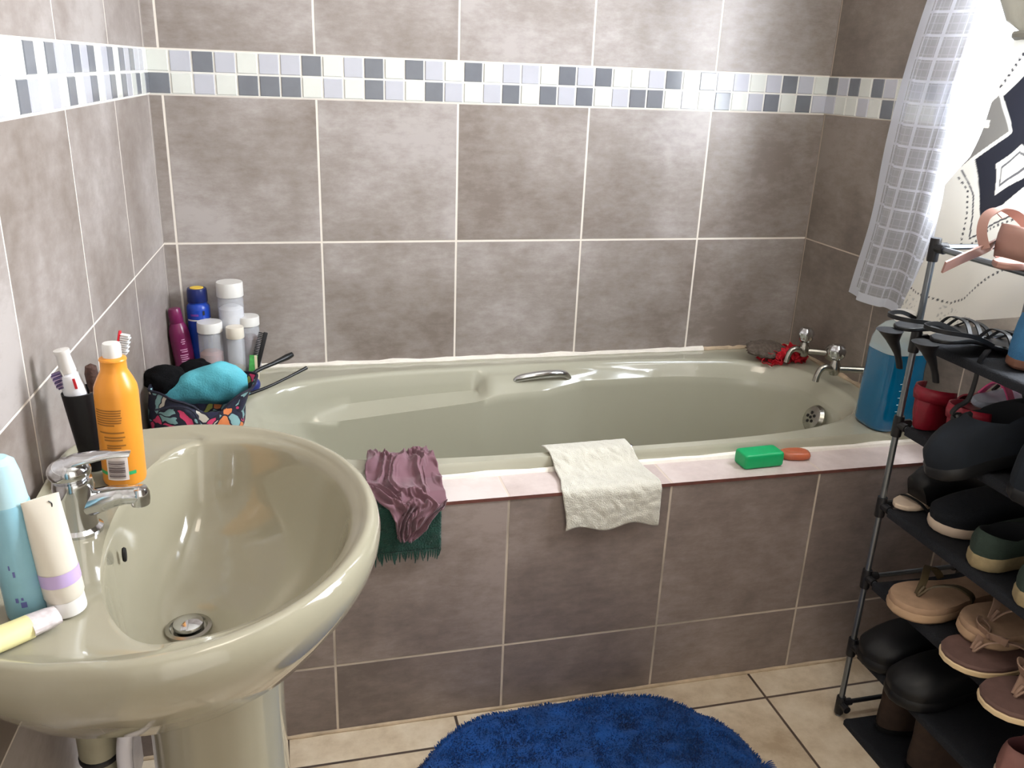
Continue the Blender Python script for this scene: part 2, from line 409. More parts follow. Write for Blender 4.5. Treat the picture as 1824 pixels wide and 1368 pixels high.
# ------------------------------------------------------------------ wall taps over the tub
def bath_tap(wy, wz, bx, by, bz, label):
    t = thing('bath_tap', label, 'tap', (W, wy, wz), group='chrome taps over the bath')
    o = Vector((W, wy, wz)); B = Vector((bx, by, bz))-o
    m = MB(); fl = lathe([(.024, 0), (.024, .004), (.016, .014), (.010, .018)], 24)
    m.add(moved(fl, (-.001, 0, 0), (0, -PI/2, 0)))
    m.out('wall_flange', M_dull, t)
    finish('supply_arm', *tube([(-.01, 0, 0), B*.5, B], .0085, 12), M_dull, t)
    mb = MB(); mb.add(lathe([(.0, -.016), (.010, -.015), (.014, -.006), (.014, .010), (.010, .018), (.008, .026)], 20, B))
    s = B+Vector((-.006, 0, 0))
    mb.add(tube([s, s+Vector((-.018, -.0, .006)), s+Vector((-.032, 0, .001)), s+Vector((-.040, 0, -.014)), s+Vector((-.043, 0, -.030))], [.010, .0085, .0078, .0075, .0085], 12))
    mb.out('tap_body', M_dull, t)
    h = []
    n = 30
    for r, z in ((.0, .064), (.012, .063), (.0185, .056), (.0205, .048), (.018, .034), (.012, .026), (.009, .024)):
        h.append([(B.x+r*(1+.09*math.cos(6*2*PI*i/n))*math.cos(2*PI*i/n), B.y+r*(1+.09*math.cos(6*2*PI*i/n))*math.sin(2*PI*i/n), B.z+z) for i in range(n)])
    finish('handle', *loft(list(reversed(h)), True, True), M_chrome, t)
bath_tap(-.208, .560, 1.612, -.172, .558, 'chrome bath tap with round fluted handle, nearer the red net puff')
bath_tap(-.385, .572, 1.590, -.345, .566, 'chrome bath tap with round fluted handle, nearer the blue liquid bottle')

# ------------------------------------------------------------------ wash basin, pedestal, mixer
BC = -1.145
def basin():
    t = thing('wash_basin', 'oval sage ceramic wash basin fixed to the left wall', 'wash basin', (.12, BC, .5))
    o = Vector((.12, BC, .5)); N = 144
    ths = [2*PI*i/N for i in range(N)]
    def O(th, s=1.):
        c, q = math.cos(th), math.sin(th)
        if c >= 0: x, y = .257*c, .29*q
        else:
            n = 8; x, y = -.158*abs(c)**(2/n), .29*math.copysign(abs(q)**(2/n), q)
            y *= 1-.10*ss(-.02, -.158, x)
        return .12+x*s, BC+y*s
    def I(th, s=1.):
        c, q = math.cos(th), math.sin(th)
        return .15+(.19 if c >= 0 else .087)*c*s, BC+.235*q*s
    R = []
    def back_ok(x, y): return max(x, lwx(y)+.002), y
    def add(f, z): R.append([back_ok(*f(th))+((z(th) if callable(z) else z),) for th in ths])
    add(lambda th: (.14+.09*math.cos(th), BC+.10*math.sin(th)), .526)
    add(lambda th: O(th, .55), .546); add(lambda th: O(th, .78), .600); add(lambda th: O(th, .92), .650); add(lambda th: O(th, .975), .676)
    add(lambda th: O(th, .995), .692); add(lambda th: O(th, 1.), .704); add(lambda th: O(th, .992), .716); add(lambda th: O(th, .975), .7245)
    add(lambda th: O(th, .955), .7275); add(lambda th: O(th, .935), .7265)
    add(lambda th: O(th, .915), lambda th: .7225 if math.cos(th) > 0 else .719)
    add(lambda th: I(th, 1.055), lambda th: .7195 if math.cos(th) > 0 else .7155)
    add(lambda th: I(th, 1.02), lambda th: .7165 if math.cos(th) > 0 else .7155)
    add(lambda th: I(th, 1.0), .711); add(lambda th: I(th, .985), .702)
    A = R[-1]
    D = [(.137+.028*math.cos(th), BC+.028*math.sin(th), .564) for th in ths]
    for g, h in ((.03, .10), (.07, .25), (.13, .42), (.22, .60), (.36, .76), (.55, .89), (.76, .965), (1, 1)):
        R.append([(a[0]+(d[0]-a[0])*g, a[1]+(d[1]-a[1])*g, a[2]+(d[2]-a[2])*h) for a, d in zip(A, D)])
    R.append([(.137+.024*math.cos(th), BC+.024*math.sin(th), .559) for th in ths])
    vf = loft(R, True, True)
    finish('bowl', [Vector(v)-o for v in vf[0]], vf[1], M_basin, t, smooth=60)
    w = finish('waste_fitting', *lathe([(.0285, .0), (.028, .003), (.023, .004), (.021, .001), (.017, .001)], 32, Vector((.137, BC, .5645))-o), M_dull, t)
    finish('plug', *lathe([(.014, .002), (.0185, .005), (.018, .009), (.012, .012), (0, .013)], 32, Vector((.137, BC, .5645))-o), M_chrome, t)
    h = lathe([(0, .0), (.0045, .0), (.0052, .002), (.0045, .004), (0, .004)], 20, sy=1.)
    hv = [Matrix.Diagonal((1, 1.05, 1.9)) @ (Euler((0, PI/2, 0)).to_matrix() @ Vector(v))+Vector((.0722, BC, .678))-o for v in h[0]]
    finish('overflow_hole', hv, h[1], M_dark, t)
basin()
def pedestal():
    t = []
    for z, a, b in ((0, .098, .100), (.02, .100, .102), (.10, .093, .094), (.3, .088, .088), (.45, .087, .088), (.50, .090, .092), (.530, .094, .096)):
        t.append([(.160+(a if math.cos(q) > 0 else a*.9)*math.copysign(abs(math.cos(q))**.8, math.cos(q)), BC+b*math.copysign(abs(math.sin(q))**.8, math.sin(q)), z) for q in [2*PI*i/64 for i in range(64)]])
    o = finish('basin_pedestal', *loft(t, True, True), M_basin, smooth=60)
    tag(o, 'tapered sage ceramic pedestal standing under the wash basin', 'pedestal')
pedestal()
t = thing('waste_pipe', 'waste pipe with a ringed collar below the wash basin', 'pipe', (.020, -1.168, 0))
M_pipe = mat('grey_pipe', hx(150, 146, 126), .4, var=.1)
finish('pipe', *lathe([(.018, .0), (.018, .40), (.019, .42), (.019, .56)], 24), M_pipe, t)
finish('collar', *lathe([(.0215, .412), (.0235, .415), (.0235, .555), (.0215, .56)], 24), M_pipe, t)
finish('rubber_ring', *lathe([(.0215, .404), (.0245, .407), (.0245, .412), (.0215, .415)], 24), M_black, t)
o = finish('supply_hose', *tube([(.056, -1.190, 0), (.058, -1.192, .2), (.053, -1.191, .40), (.059, -1.188, .47), (.057, -1.185, .57)], .0095, 12), mat('white_hose', hx(214, 212, 220), .4))
tag(o, 'white supply hose running up behind the basin pedestal', 'hose')

def mixer():
    t = thing('basin_mixer_tap', 'chrome lever mixer tap on the rear deck of the wash basin', 'tap', (.030, BC, .716))
    finish('body', *lathe([(.026, 0), (.026, .004), (.0215, .008), (.0195, .03), (.021, .048), (.0225, .058), (.021, .066), (.012, .071), (0, .072)], 32), M_chrome, t)
    finish('spout', *tube([(.006, 0, .032), (.035, 0, .039), (.052, 0, .041), (.068, 0, .040)], [.017, .0135, .0115, .0115], 16), M_chrome, t)
    finish('aerator', *lathe([(.0, -.004), (.0105, -.003), (.0115, .004), (.0115, .012), (.009, .018), (0, .0195)], 24, (.069, 0, .031)), M_chrome, t)
    finish('lever_cap', *ellipsoid((-.002, 0, .076), .0235, .0215, .016, 28, 14), M_chrome, t)
    P = catmull([(-.018, 0, .078), (.002, 0, .087), (.025, 0, .092), (.045, 0, .094), (.064, 0, .093)], 6); rs = []
    for i, p in enumerate(P):
        q = i/(len(P)-1); w = interp([0, .25, 1], [.013, .016, .0075], q); h = interp([0, .25, .6, 1], [.008, .008, .0045, .003], q)
        rs.append([(p.x+.25*h*math.cos(a), p.y+w*math.sin(a), p.z+h*math.cos(a)) for a in [2*PI*j/20 for j in range(20)]])
    finish('lever', *loft(rs, True, True), M_chrome, t)
mixer()

# ------------------------------------------------------------------ bottles on the basin
ZB = .7185
M_white = mat('white_plastic', hx(218, 216, 213), .35)
M_orange = mat('orange_plastic', hx(222, 146, 50), .32, sss=.1)
M_print = mat('brown_print', hx(150, 98, 34), .5)
def patch(mb, r, a0, a1, z0, z1, mi=0, n=8, d=.0004):
    R = r+d
    v = []; f = []
    for i in range(n+1):
        a = a0+(a1-a0)*i/n; v += [(R*math.cos(a), R*math.sin(a), z0), (R*math.cos(a), R*math.sin(a), z1)]
    for i in range(n): f.append((2*i, 2*i+2, 2*i+3, 2*i+1))
    mb.add((v, f), mi)
t = thing('lotion_bottle', 'tall orange plastic bottle with white cap standing behind the mixer tap', 'bottle', (.061, -1.022, ZB), (math.radians(0), math.radians(1.), 0)); t.scale = (.95, .95, .955)
r = .0275
finish('bottle_body', *lathe([(r-.004, 0), (r-.001, .002), (r, .006), (r, .128), (r-.001, .137), (r-.005, .147), (.0185, .155), (.0165, .159), (.0162, .171), (.0172, .173), (.0165, .175), (.012, .177)], 40), M_orange, t)
finish('cap', *lathe([(.0115, .176), (.0118, .178), (.0115, .192), (.0105, .195), (0, .1955)], 28), M_white, t)
F = math.radians(-104)                          # the side that faces the door
mb = MB()
for i in range(7): patch(mb, r, F-.75, F+.55-(.35 if i == 6 else .02*(i % 3)), .110-i*.0034, .1118-i*.0034)
for z, a0, a1 in ((.079, -.6, .6), (.0725, -.35, .62), (.0685, -.35, .5), (.061, -.25, .62), (.0575, -.25, .4), (.051, -.6, .3)): patch(mb, r, F+a0, F+a1, z, z+.002)
mb.out('printed_text', M_print, t)
mb = MB(); patch(mb, r, F-1.0, F+.98, .0185, .0235); mb.out('green_band', mat('green_print', hx(52, 168, 104), .4), t)
mb = MB(); patch(mb, r, F-.38, F+.62, .012, .045, 0, 10, .0007)
lab = mb.out('barcode_label', mat('label_white', hx(226, 216, 212), .5), t, smooth=60)
mb = MB(); rr = random.Random(3); z = .015
while z < .040:
    h = rr.choice((.0006, .0009, .0014)); patch(mb, r, F-.28, F+.48, z, z+h, 0, 8, .0011); z += h+rr.choice((.0006, .0009, .0013))
mb.out('bars', mat('bar_ink', hx(82, 66, 70), .5), lab)

t = thing('toothbrush_cup', 'tall black cup of toothbrushes against the left wall on the basin', 'cup', (.020, -.972, ZB), (0, math.radians(-5), 0))
finish('cup', *lathe([(.0, .0), (.0185, .0), (.0195, .003), (.0235, .108), (.0225, .109), (.018, .01), (0, .008)], 32), mat('black_cup', hx(20, 20, 24), .45), t)
cz = ZB
def at_cup(x, y, z): return (x, y, z)
M_tpaste = mat('toothpaste_white', hx(226, 228, 234), .35)
t = thing('toothpaste_tube', 'white toothpaste tube with white screw cap standing upside up in the black cup', 'tube', (.018, -.974, ZB+.02), (math.radians(3), math.radians(-8), 0)); t.scale = (1.22, 1.1, 1)
finish('tube_body', *loft([[(a*math.cos(q), b*math.sin(q), z) for q in [2*PI*i/24 for i in range(24)]] for a, b, z in ((.010, .003, 0), (.011, .008, .04), (.0115, .0105, .10), (.0095, .0095, .115), (.005, .005, .119))], True, True), M_tpaste, t)
finish('cap', *lathe([(.0078, .118), (.0082, .120), (.0068, .143), (.0078, .145), (.0078, .149), (0, .150)], 24), M_white, t)
mb = MB(); mb.add(box(.004, .0065, -.0112, -.0098, .098, .112)); mb.out('red_mark', mat('red_print', hx(200, 40, 50), .4), t, smooth=0)
def toothbrush(loc, rot, hm, bm, label, back=None, k=1.):
    t = thing('toothbrush', label, 'toothbrush', loc, rot, 'toothbrushes'); t.scale = (1, 1, k)
    finish('brush_handle', *tube([(0, 0, 0), (0, 0, .06), (.001, 0, .11), (0, 0, .135)], [.004, .0052, .0035, .0032], 10), hm, t)
    rs = [[(x+.0018*math.cos(q), .0052*s_*math.sin(q), z) for q in [2*PI*i/14 for i in range(14)]] for x, s_, z in ((0, .5, .132), (0, .9, .137), (0, 1, .155), (0, .95, .163), (0, .5, .167))]
    finish('brush_head', *loft(rs, True, True), back or hm, t)
    mb = MB()
    for i in range(9):
        for j in range(3):
            x, y, z = .0018, (j-1)*.0031, .1385+i*.0030
            v, f = lathe([(.0011, 0), (.0013, .0105+.0015*(i % 2))], 6)
            mb.add(moved((v, f), (x, y, z), (0, PI/2, 0)), (i+j) % 2)
    mb.out('bristles', bm, t)
M_bp = [mat('bristle_purple', hx(78, 66, 104), .6), mat('bristle_mauve', hx(140, 122, 150), .6)]
M_bw = [mat('bristle_white', hx(226, 228, 230), .6), mat('bristle_white_b', hx(214, 218, 222), .6)]
toothbrush((.030, -.974, ZB+.011), (0, math.radians(16), math.radians(196)), M_white, M_bp, 'toothbrush with purple bristles leaning left in the black cup', k=.82)
toothbrush((.026, -.962, ZB+.018), (math.radians(-6), math.radians(12), math.radians(-8)), M_tpaste, M_bw, 'toothbrush with a red head back leaning right in the black cup', mat('red_plastic', hx(196, 22, 40), .35))
t = thing('makeup_brush', 'brown haired makeup brush standing in the black cup', 'brush', (.023, -.976, ZB+.012), (0, math.radians(2), 0))
finish('brush_handle', *tube([(0, 0, 0), (0, 0, .06), (0, 0, .098)], [.0035, .0045, .004], 10), mat('tan_wood', hx(176, 146, 122), .5), t)
finish('brush_hair', *lathe([(.004, .096), (.0068, .108), (.0082, .120), (.0068, .130), (0, .134)], 20), mat('brown_hair', hx(70, 50, 44), .9, var=.3, scale=120, bump=.5), t)

t = thing('spray_can', 'tall pale blue bottle with a lighter cap at the edge of the basin', 'bottle', (.018, -1.310, ZB-.0005), (0, math.radians(-2), 0))
M_sky = mat('pale_blue', hx(132, 178, 194), .35, var=.06, scale=30)
finish('bottle_body', *lathe([(.016, 0), (.0195, .002), (.020, .006), (.020, .121), (.0192, .123)], 36), M_sky, t)
finish('cap', *lathe([(.0192, .123), (.0188, .127), (.0172, .150), (.0145, .163), (.009, .168), (0, .169)], 36), mat('pale_blue_cap', hx(172, 206, 216), .35), t)
M_viol = mat('violet_print', hx(96, 100, 158), .5)
for a, z, w, h in ((-1.62, .052, .10, .006), (-1.75, .060, .07, .005), (-1.55, .018, .25, .006), (-1.75, .024, .13, .005), (-1.50, .026, .10, .003)): mb = MB(); patch(mb, .020, a, a+w, z, z+h, 0, 4); mb.out('purple_print', M_viol, t)

t = thing('cream_tube', 'white cream tube with a lilac band standing on its cap beside the pale blue bottle', 'tube', (.053, -1.313, ZB), (0, math.radians(-4), math.radians(25)))
M_crm = mat('cream_white', hx(212, 205, 192), .4, sss=.1)
sec = lambda a, b, z: [(a*math.cos(q), b*math.sin(q), z) for q in [2*PI*i/32 for i in range(32)]]
finish('tube_body', *loft([sec(.0175, .0175, .018), sec(.0185, .0185, .021), sec(.0182, .017, .05), sec(.0175, .011, .09), sec(.0165, .004, .118), sec(.0165, .0012, .127)], True, True), M_crm, t)
finish('cap', *lathe([(.015, 0), (.0172, .001), (.0175, .004), (.0172, .0175), (.016, .018)], 32), M_white, t)
mb = MB()
v = []; f = []
for i in range(33):
    q = PI+PI*i/32
    for z, a, b in ((.036, .01845, .0180), (.050, .01835, .01715)): v.append((a*math.cos(q)*1.004, b*math.sin(q)*1.006-.0003, z))
for i in range(32): f.append((2*i, 2*i+2, 2*i+3, 2*i+1))
mb.add((v, f)); mb.out('lilac_band', mat('lilac', hx(186, 164, 208), .45), t)
mb = MB()
for i, (x, w) in enumerate(((-.010, .004), (-.005, .003), (-.001, .004))): mb.add(([(x, -.0024, .119), (x+w, -.0024, .119), (x+w, -.0022, .1205), (x, -.0022, .1205)], [(0, 1, 2, 3)]))
mb.add(tube([(.006, -.0030, .1225), (.008, -.0034, .1195), (.0075, -.0037, .116)], .0006, 6))
mb.out('dark_print', M_black, t)

t = thing('soap_tube', 'pale yellow tube with a clear crinkled end lying at the front of the basin deck', 'tube', (.044, -1.342, ZB+.011), (0, 0, math.radians(36))); t.scale = (1.3, 1.35, 1.35)
M_ylw = mat('pale_yellow', hx(228, 220, 164), .4, var=.05, scale=40)
finish('tube_body', *loft([[(x, b*math.cos(q), h*math.sin(q)) for q in [2*PI*i/20 for i in range(20)]] for x, b, h in ((-.10, .012, .002), (-.07, .0118, .006), (-.03, .0108, .008), (-.014, .010, .008))], True, True), M_ylw, t)
cw = [[(x, b*math.cos(q)*(1+.12*math.sin(3*q+x*900)), h*math.sin(q)) for q in [2*PI*i/20 for i in range(20)]] for x, b, h in ((-.015, .0105, .0075), (-.008, .010, .0072), (.0, .0095, .007), (.005, .0085, .006), (.006, .004, .003))]
finish('clear_end', *loft(cw, True, True), mat('crinkled_clear', hx(214, 204, 206), .2, alpha=.9, var=.15, scale=200), t)

# ------------------------------------------------------------------ left end of the bath
DZ = .5155
M_clear = mat('frosted_clear', hx(216, 218, 224), .25, alpha=.26)
def jar(loc, r, h, lh, label, fill=None, fh=.3, cap=M_white, taper=1.):
    t = thing('storage_jar', label, 'jar', loc, group='white lidded jars')
    finish('jar_body', *lathe([(r*.90, .001), (r*.97, .003), (r*.97, h-lh-.006), (r*.9, h-lh-.001), (r*.86, h-lh), (r*.86, h-lh+.004), (r*.83, h-lh+.004), (r*.83, h-lh-.004), (r*.92, h-lh-.008), (r*.92, .005), (0, .004)], 32), M_clear, t)
    finish('lid', *lathe([(r*.97, h-lh), (r*1.0, h-lh+.001), (r*1.0, h-.003), (r*.96, h), (0, h+.0003)], 36), cap, t)
    if fill: finish('contents', *lathe([(r*.86, .006), (r*.9, .008), (r*.9, h*fh), (r*.6, h*fh+.006), (0, h*fh+.004)], 24), fill, t)
    return t
TZ = .5235
t = thing('tray', 'cream tray with upright corners in the corner of the bath holding jars and bottles', 'tray', (.103, -.075, DZ))
M_cream = mat('cream_plastic', hx(222, 208, 180), .45)
mb = MB(); mb.add(box(-.098, .092, -.055, .058, 0, .007, .003)); mb.out('tray_base', M_cream, t)
mb = MB()
for a in ((-.098, .092, -.055, -.051, .007, .026), (-.098, .092, .054, .058, .007, .026), (-.098, -.094, -.051, .054, .007, .026), (.088, .092, -.051, .054, .007, .026)): mb.add(box(*a))
mb.out('rim', M_cream, t, smooth=0)
finish('corner_post', *box(.086, .092, -.055, -.051, .026, .075), M_cream, t, smooth=0); finish('corner_post', *box(.086, .092, .054, .058, .026, .085), M_cream, t, smooth=0)
jar((.140, -.050, TZ), .0305, .226, .034, 'tallest clear jar with a white lid at the back of the tray', mat('cotton_white', hx(232, 232, 236), .9, bump=.6, bscale=90), .72)
jar((.092, -.086, TZ), .0285, .141, .024, 'clear jar of reddish brown powder at the front of the tray', mat('red_brown', hx(150, 72, 52), .8, var=.2, scale=80), .46)
jar((.148, -.098, TZ), .0205, .130, .026, 'small narrow jar of olive powder with a tall pale cap', mat('olive_powder', hx(140, 132, 84), .8, var=.2, scale=80), .22, cap=mat('ivory_cap', hx(222, 214, 200), .4))
jar((.176, -.050, TZ), .0265, .142, .022, 'clear jar with purplish brown contents behind the small narrow jar', mat('plum_powder', hx(96, 52, 54), .8, var=.2, scale=80), .62)
t = thing('purple_bottle', 'plum purple bottle leaning in the corner by the left wall', 'bottle', (.033, -.066, TZ), (0, math.radians(-6), 0))
M_plum = mat('plum_plastic', hx(112, 32, 78), .28, var=.05)
finish('bottle_body', *lathe([(.019, 0), (.0225, .002), (.023, .008), (.023, .108), (.0215, .120), (.0165, .132), (.0145, .136)], 36), M_plum, t)
finish('cap', *lathe([(.0145, .136), (.0155, .138), (.0142, .165), (.0125, .170), (0, .171)], 32), M_plum, t)
mb = MB(); P = lambda a0, a1, z: patch(mb, .023, -1.45+a0, -1.45+a1, z, z+.0022, 0, 5)
for z, a, b in ((.098, .1, .42), (.093, .0, .45), (.088, .08, .36), (.074, -.2, .5), (.069, -.1, .5), (.061, -.3, .5), (.056, -.3, .4), (.051, -.25, .5), (.046, -.3, .4)): P(a, b, z)
mb.out('pale_print', mat('pale_print', hx(200, 150, 180), .5), t)
t = thing('blue_jar', 'cobalt blue jar with a yellow disc on its navy lid in the tray', 'jar', (.066, -.040, TZ))
M_cob = mat('cobalt_plastic', hx(24, 62, 160), .3, var=.08)
finish('jar_body', *lathe([(.022, 0), (.026, .002), (.0265, .008), (.0265, .160), (.0255, .168), (.021, .174), (.021, .178)], 36), M_cob, t)
finish('lid', *lathe([(.0225, .178), (.0232, .180), (.0225, .205), (.021, .210), (0, .2105)], 36), mat('navy_plastic', hx(18, 32, 92), .35), t)
finish('yellow_disc', *lathe([(0, .2118), (.015, .2116), (.0155, .2105)], 28), mat('yellow_print', hx(226, 190, 70), .5), t)
mb = MB(); patch(mb, .0265, -2.6, .4, .136, .1395, 0, 16); mb.out('white_stripe', M_white, t)
mb = MB(); patch(mb, .0265, -2.2, -1.5, .148, .153, 0, 6); mb.out('purple_print', mat('purple_print', hx(110, 60, 150), .5), t)
mb = MB(); patch(mb, .0265, -1.15, -.95, .150, .160, 0, 4); mb.out('dark_emblem', M_black, t)
t = finish('green_packet', *box(-.009, .009, -.002, .002, 0, .060, 0), mat('green_card', hx(66, 150, 72), .5, var=.3, scale=120), smooth=0, loc=(.180, -.112, TZ+.001)); t.rotation_euler = (math.radians(-8), math.radians(8), .2)
tag(t, 'small green packet standing in the tray beside the narrow jar', 'packet')
t = thing('black_comb', 'black comb leaning up at the right end of the tray', 'comb', (.186, -.090, TZ+.001), (math.radians(-6), math.radians(16), 0))
mb = MB(); mb.add(box(-.005, .005, -.0025, .0025, 0, .112, .002)); mb.out('spine', M_black, t)
mb = MB()
for i in range(14): mb.add(box(-.016, -.004, -.001, .001, .052+i*.0042, .0545+i*.0042))
mb.out('teeth', M_black, t, smooth=0)

# floral wash bag, lying open
def floral():
    m, nt, b = nodes('floral_print'); N = nt.nodes; Lk = nt.links.new
    tc = N.new('ShaderNodeTexCoord'); nz = N.new('ShaderNodeTexNoise'); nz.inputs['Scale'].default_value = 22
    Lk(tc.outputs['Object'], nz.inputs['Vector'])
    ad = N.new('ShaderNodeVectorMath'); ad.operation = 'MULTIPLY_ADD'; Lk(nz.outputs['Color'], ad.inputs[0]); ad.inputs[1].default_value = (.055,)*3; Lk(tc.outputs['Object'], ad.inputs[2])
    vo = N.new('ShaderNodeTexVoronoi'); vo.inputs['Scale'].default_value = 42; Lk(ad.outputs[0], vo.inputs['Vector'])
    sp = N.new('ShaderNodeSeparateColor'); Lk(vo.outputs['Color'], sp.inputs[0])
    rp = N.new('ShaderNodeValToRGB'); rp.color_ramp.interpolation = 'CONSTANT'; e = rp.color_ramp.elements
    cols = [(0, hx(26, 28, 50)), (.20, hx(126, 164, 166)), (.42, hx(34, 36, 66)), (.54, hx(206, 60, 104)), (.70, hx(208, 122, 70)), (.78, hx(150, 156, 74)), (.85, hx(196, 190, 178)), (.90, hx(28, 30, 54))]
    e[0].color = cols[0][1]; e[1].position = cols[1][0]; e[1].color = cols[1][1]
    for p, c in cols[2:]: x = e.new(p); x.color = c
    Lk(sp.outputs[0], rp.inputs[0])
    v2 = N.new('ShaderNodeTexVoronoi'); v2.feature = 'DISTANCE_TO_EDGE'; v2.inputs['Scale'].default_value = 42; Lk(ad.outputs[0], v2.inputs['Vector'])
    gt = N.new('ShaderNodeMath'); gt.operation = 'LESS_THAN'; gt.inputs[1].default_value = .08; Lk(v2.outputs['Distance'], gt.inputs[0])
    mx = N.new('ShaderNodeMix'); mx.data_type = 'RGBA'; Lk(gt.outputs[0], mx.inputs[0]); Lk(rp.outputs[0], mx.inputs[6]); mx.inputs[7].default_value = hx(24, 24, 44)
    Lk(mx.outputs[2], b.inputs['Base Color']); b.inputs['Roughness'].default_value = .7
    return m
M_floral = floral()
def wash_bag():
    t = thing('wash_bag', 'soft navy floral wash bag lying open on the left end of the bath', 'bag', (.084, -.37, DZ))
    N = 80; R = []
    def ringxy(s, z, top=False):
        r = []
        for i in range(N):
            th = 2*PI*i/N; c, q = math.cos(th), math.sin(th)
            x = .088*s*math.copysign(abs(c)**.62, c); y = .080*s*math.copysign(abs(q)**.62, q)
            k = noise.noise(Vector((c*2, q*2, z*25)))*.006
            zz = z
            if top:                     # sagging mouth: high at the left front, dipped in the middle, pulled out to the right
                zz = z+.018*ss(-.0, -.08, x)-.040*math.exp(-((x-.030)/.024)**2)*(1 if q < 0 else .3)+.0*c
                x += .030*ss(.04, .09, x); zz += .012*ss(.05, .1, x)
            r.append((x+k, y+k, zz))
        return r
    R = [ringxy(.80, .0), ringxy(.94, .002), ringxy(1.0, .012), ringxy(1.03, .035), ringxy(1.02, .066), ringxy(.98, .086, True)]
    rim = R[-1]
    inn = [[(x*.95, y*.95, z-.003) for x, y, z in rim], [(x*.93, y*.93, .03) for x, y, z in R[3]], [(x*.85, y*.85, .012) for x, y, z in R[2]]]
    for L_ in R+inn:
        for i, (x, y, z) in enumerate(L_): L_[i] = (max(x, -.084-.4*LW-.004), y, z)
    finish('bag_body', *loft(R+inn, True, True), M_floral, t, smooth=80)
    finish('piping', *tube([Vector(p)+Vector((0, 0, .001)) for p in rim], .0026, 8, k=1, closed=True), mat('navy_piping', hx(20, 22, 40), .6), t)
    mb = MB()                           # rounded front seam and pink inner gusset
    mb.add(tube([(-.07, -.0835, .078), (-.03, -.0865, .084), (.0, -.0865, .070), (.012, -.0865, .03), (.012, -.083, .003)], .002, 8))
    mb.out('seam', mat('navy_seam', hx(22, 24, 42), .6), t)
    g = grid(lambda u, v: (.014+.060*u, -.0855-.0015*math.sin(u*9), .004+.036*v-.006*u*v), 10, 6)
    finish('pink_gusset', *g, mat('pink_cloth', hx(226, 92, 140), .6, var=.15, scale=60), t)
    mb = MB(); mb.add(box(.052, .056, -.0892, -.0875, .012, .030, .0005)); mb.out('zip_pull', M_chrome, t)
wash_bag()
def pouch():
    t = thing('turquoise_pouch', 'turquoise zipped pouch stuffed in the mouth of the floral bag', 'pouch', (.094, -.362, .600), (math.radians(20), math.radians(-3), math.radians(4)))
    rs = []
    for i in range(21):
        u = i/20; x = -.092+.182*u
        hh = .045*interp([0, .12, .4, .7, .92, 1], [.10, .45, .85, 1.15, 1.0, .5], u); d = .026*interp([0, .2, .5, .85, 1], [.25, .7, 1, .95, .45], u)
        zc = interp([0, .4, .75, 1], [-.010, .006, .010, -.002], u)
        rs.append([(x+.004*noise.noise(Vector((q, u*4, 2))), d*math.cos(q)+.003*noise.noise(Vector((u*9, q*2, 0))), zc+hh*math.copysign(abs(math.sin(q))**.85, math.sin(q))+.004*noise.noise(Vector((u*7, q, 5)))) for q in [2*PI*k/36 for k in range(36)]])
    M_tq = mat('turquoise_cloth', hx(88, 178, 194), .6, var=.06, scale=40, bump=.25, bscale=300)
    finish('pouch_body', *loft(rs, True, True), M_tq, t, smooth=80)
    P = []
    for i in range(2, 19):
        r_ = rs[i]; p = Vector(r_[26]); c = Vector((p.x, 0, 0)); P.append(p+Vector((0, -.001, .0005)))
    finish('zip', *tube(P, .0022, 8, k=2), mat('zip_tape', hx(70, 150, 170), .5), t)
pouch()
M_fuzz = mat('black_fuzz', hx(13, 13, 15), .98, var=.3, scale=150, bump=.35, bscale=420, spec=.15)
def fuzzy(loc, e, rx, ry, rz, label):
    o = finish('hair_pad', *ellipsoid((0, 0, 0), rx, ry, rz, 40, 24, None, .14, 26), M_fuzz, loc=loc); o.rotation_euler = e
    return tag(o, label, 'hair pad', 'black hair pads')
# low stack under the pads: they rest on the back of the bag
fuzzy((.026, -.355, .620), (0, .15, .35), .044, .034, .030, 'larger black fuzzy hair pad on the back of the floral bag, by the wall')
fuzzy((.068, -.238, .588), (0, -.25, .2), .042, .030, .034, 'smaller black fuzzy hair pad between the bag and the jars')
def handle(name, P, r, label, cat='brush'):
    o = finish(name, *tube(P, r, 12), mat(name+'_black', hx(22, 22, 24), .35)); return tag(o, label, cat, 'black handles out of the bag')
handle('hair_brush', [(.145, -.27, .545), (.188, -.20, .572), (.232, -.16, .580), (.262, -.133, .585), (.275, -.122, .588)], [.004, .0045, .005, .0075, .006], 'thick black brush handle sticking out of the bag towards the back wall')
handle('hair_brush', [(.165, -.315, .560), (.215, -.27, .561), (.262, -.232, .569), (.306, -.20, .580)], [.004, .0034, .0032, .0042], 'thin black brush handle sticking out over the bath rim')
o = finish('blue_ball', *ellipsoid((0, 0, 0), .019, .019, .018, 28, 16), mat('navy_ball', hx(42, 52, 112), .35), loc=(.186, -.262, DZ+.052))
tag(o, 'round dark blue cap poking from the right of the floral bag', 'cap')

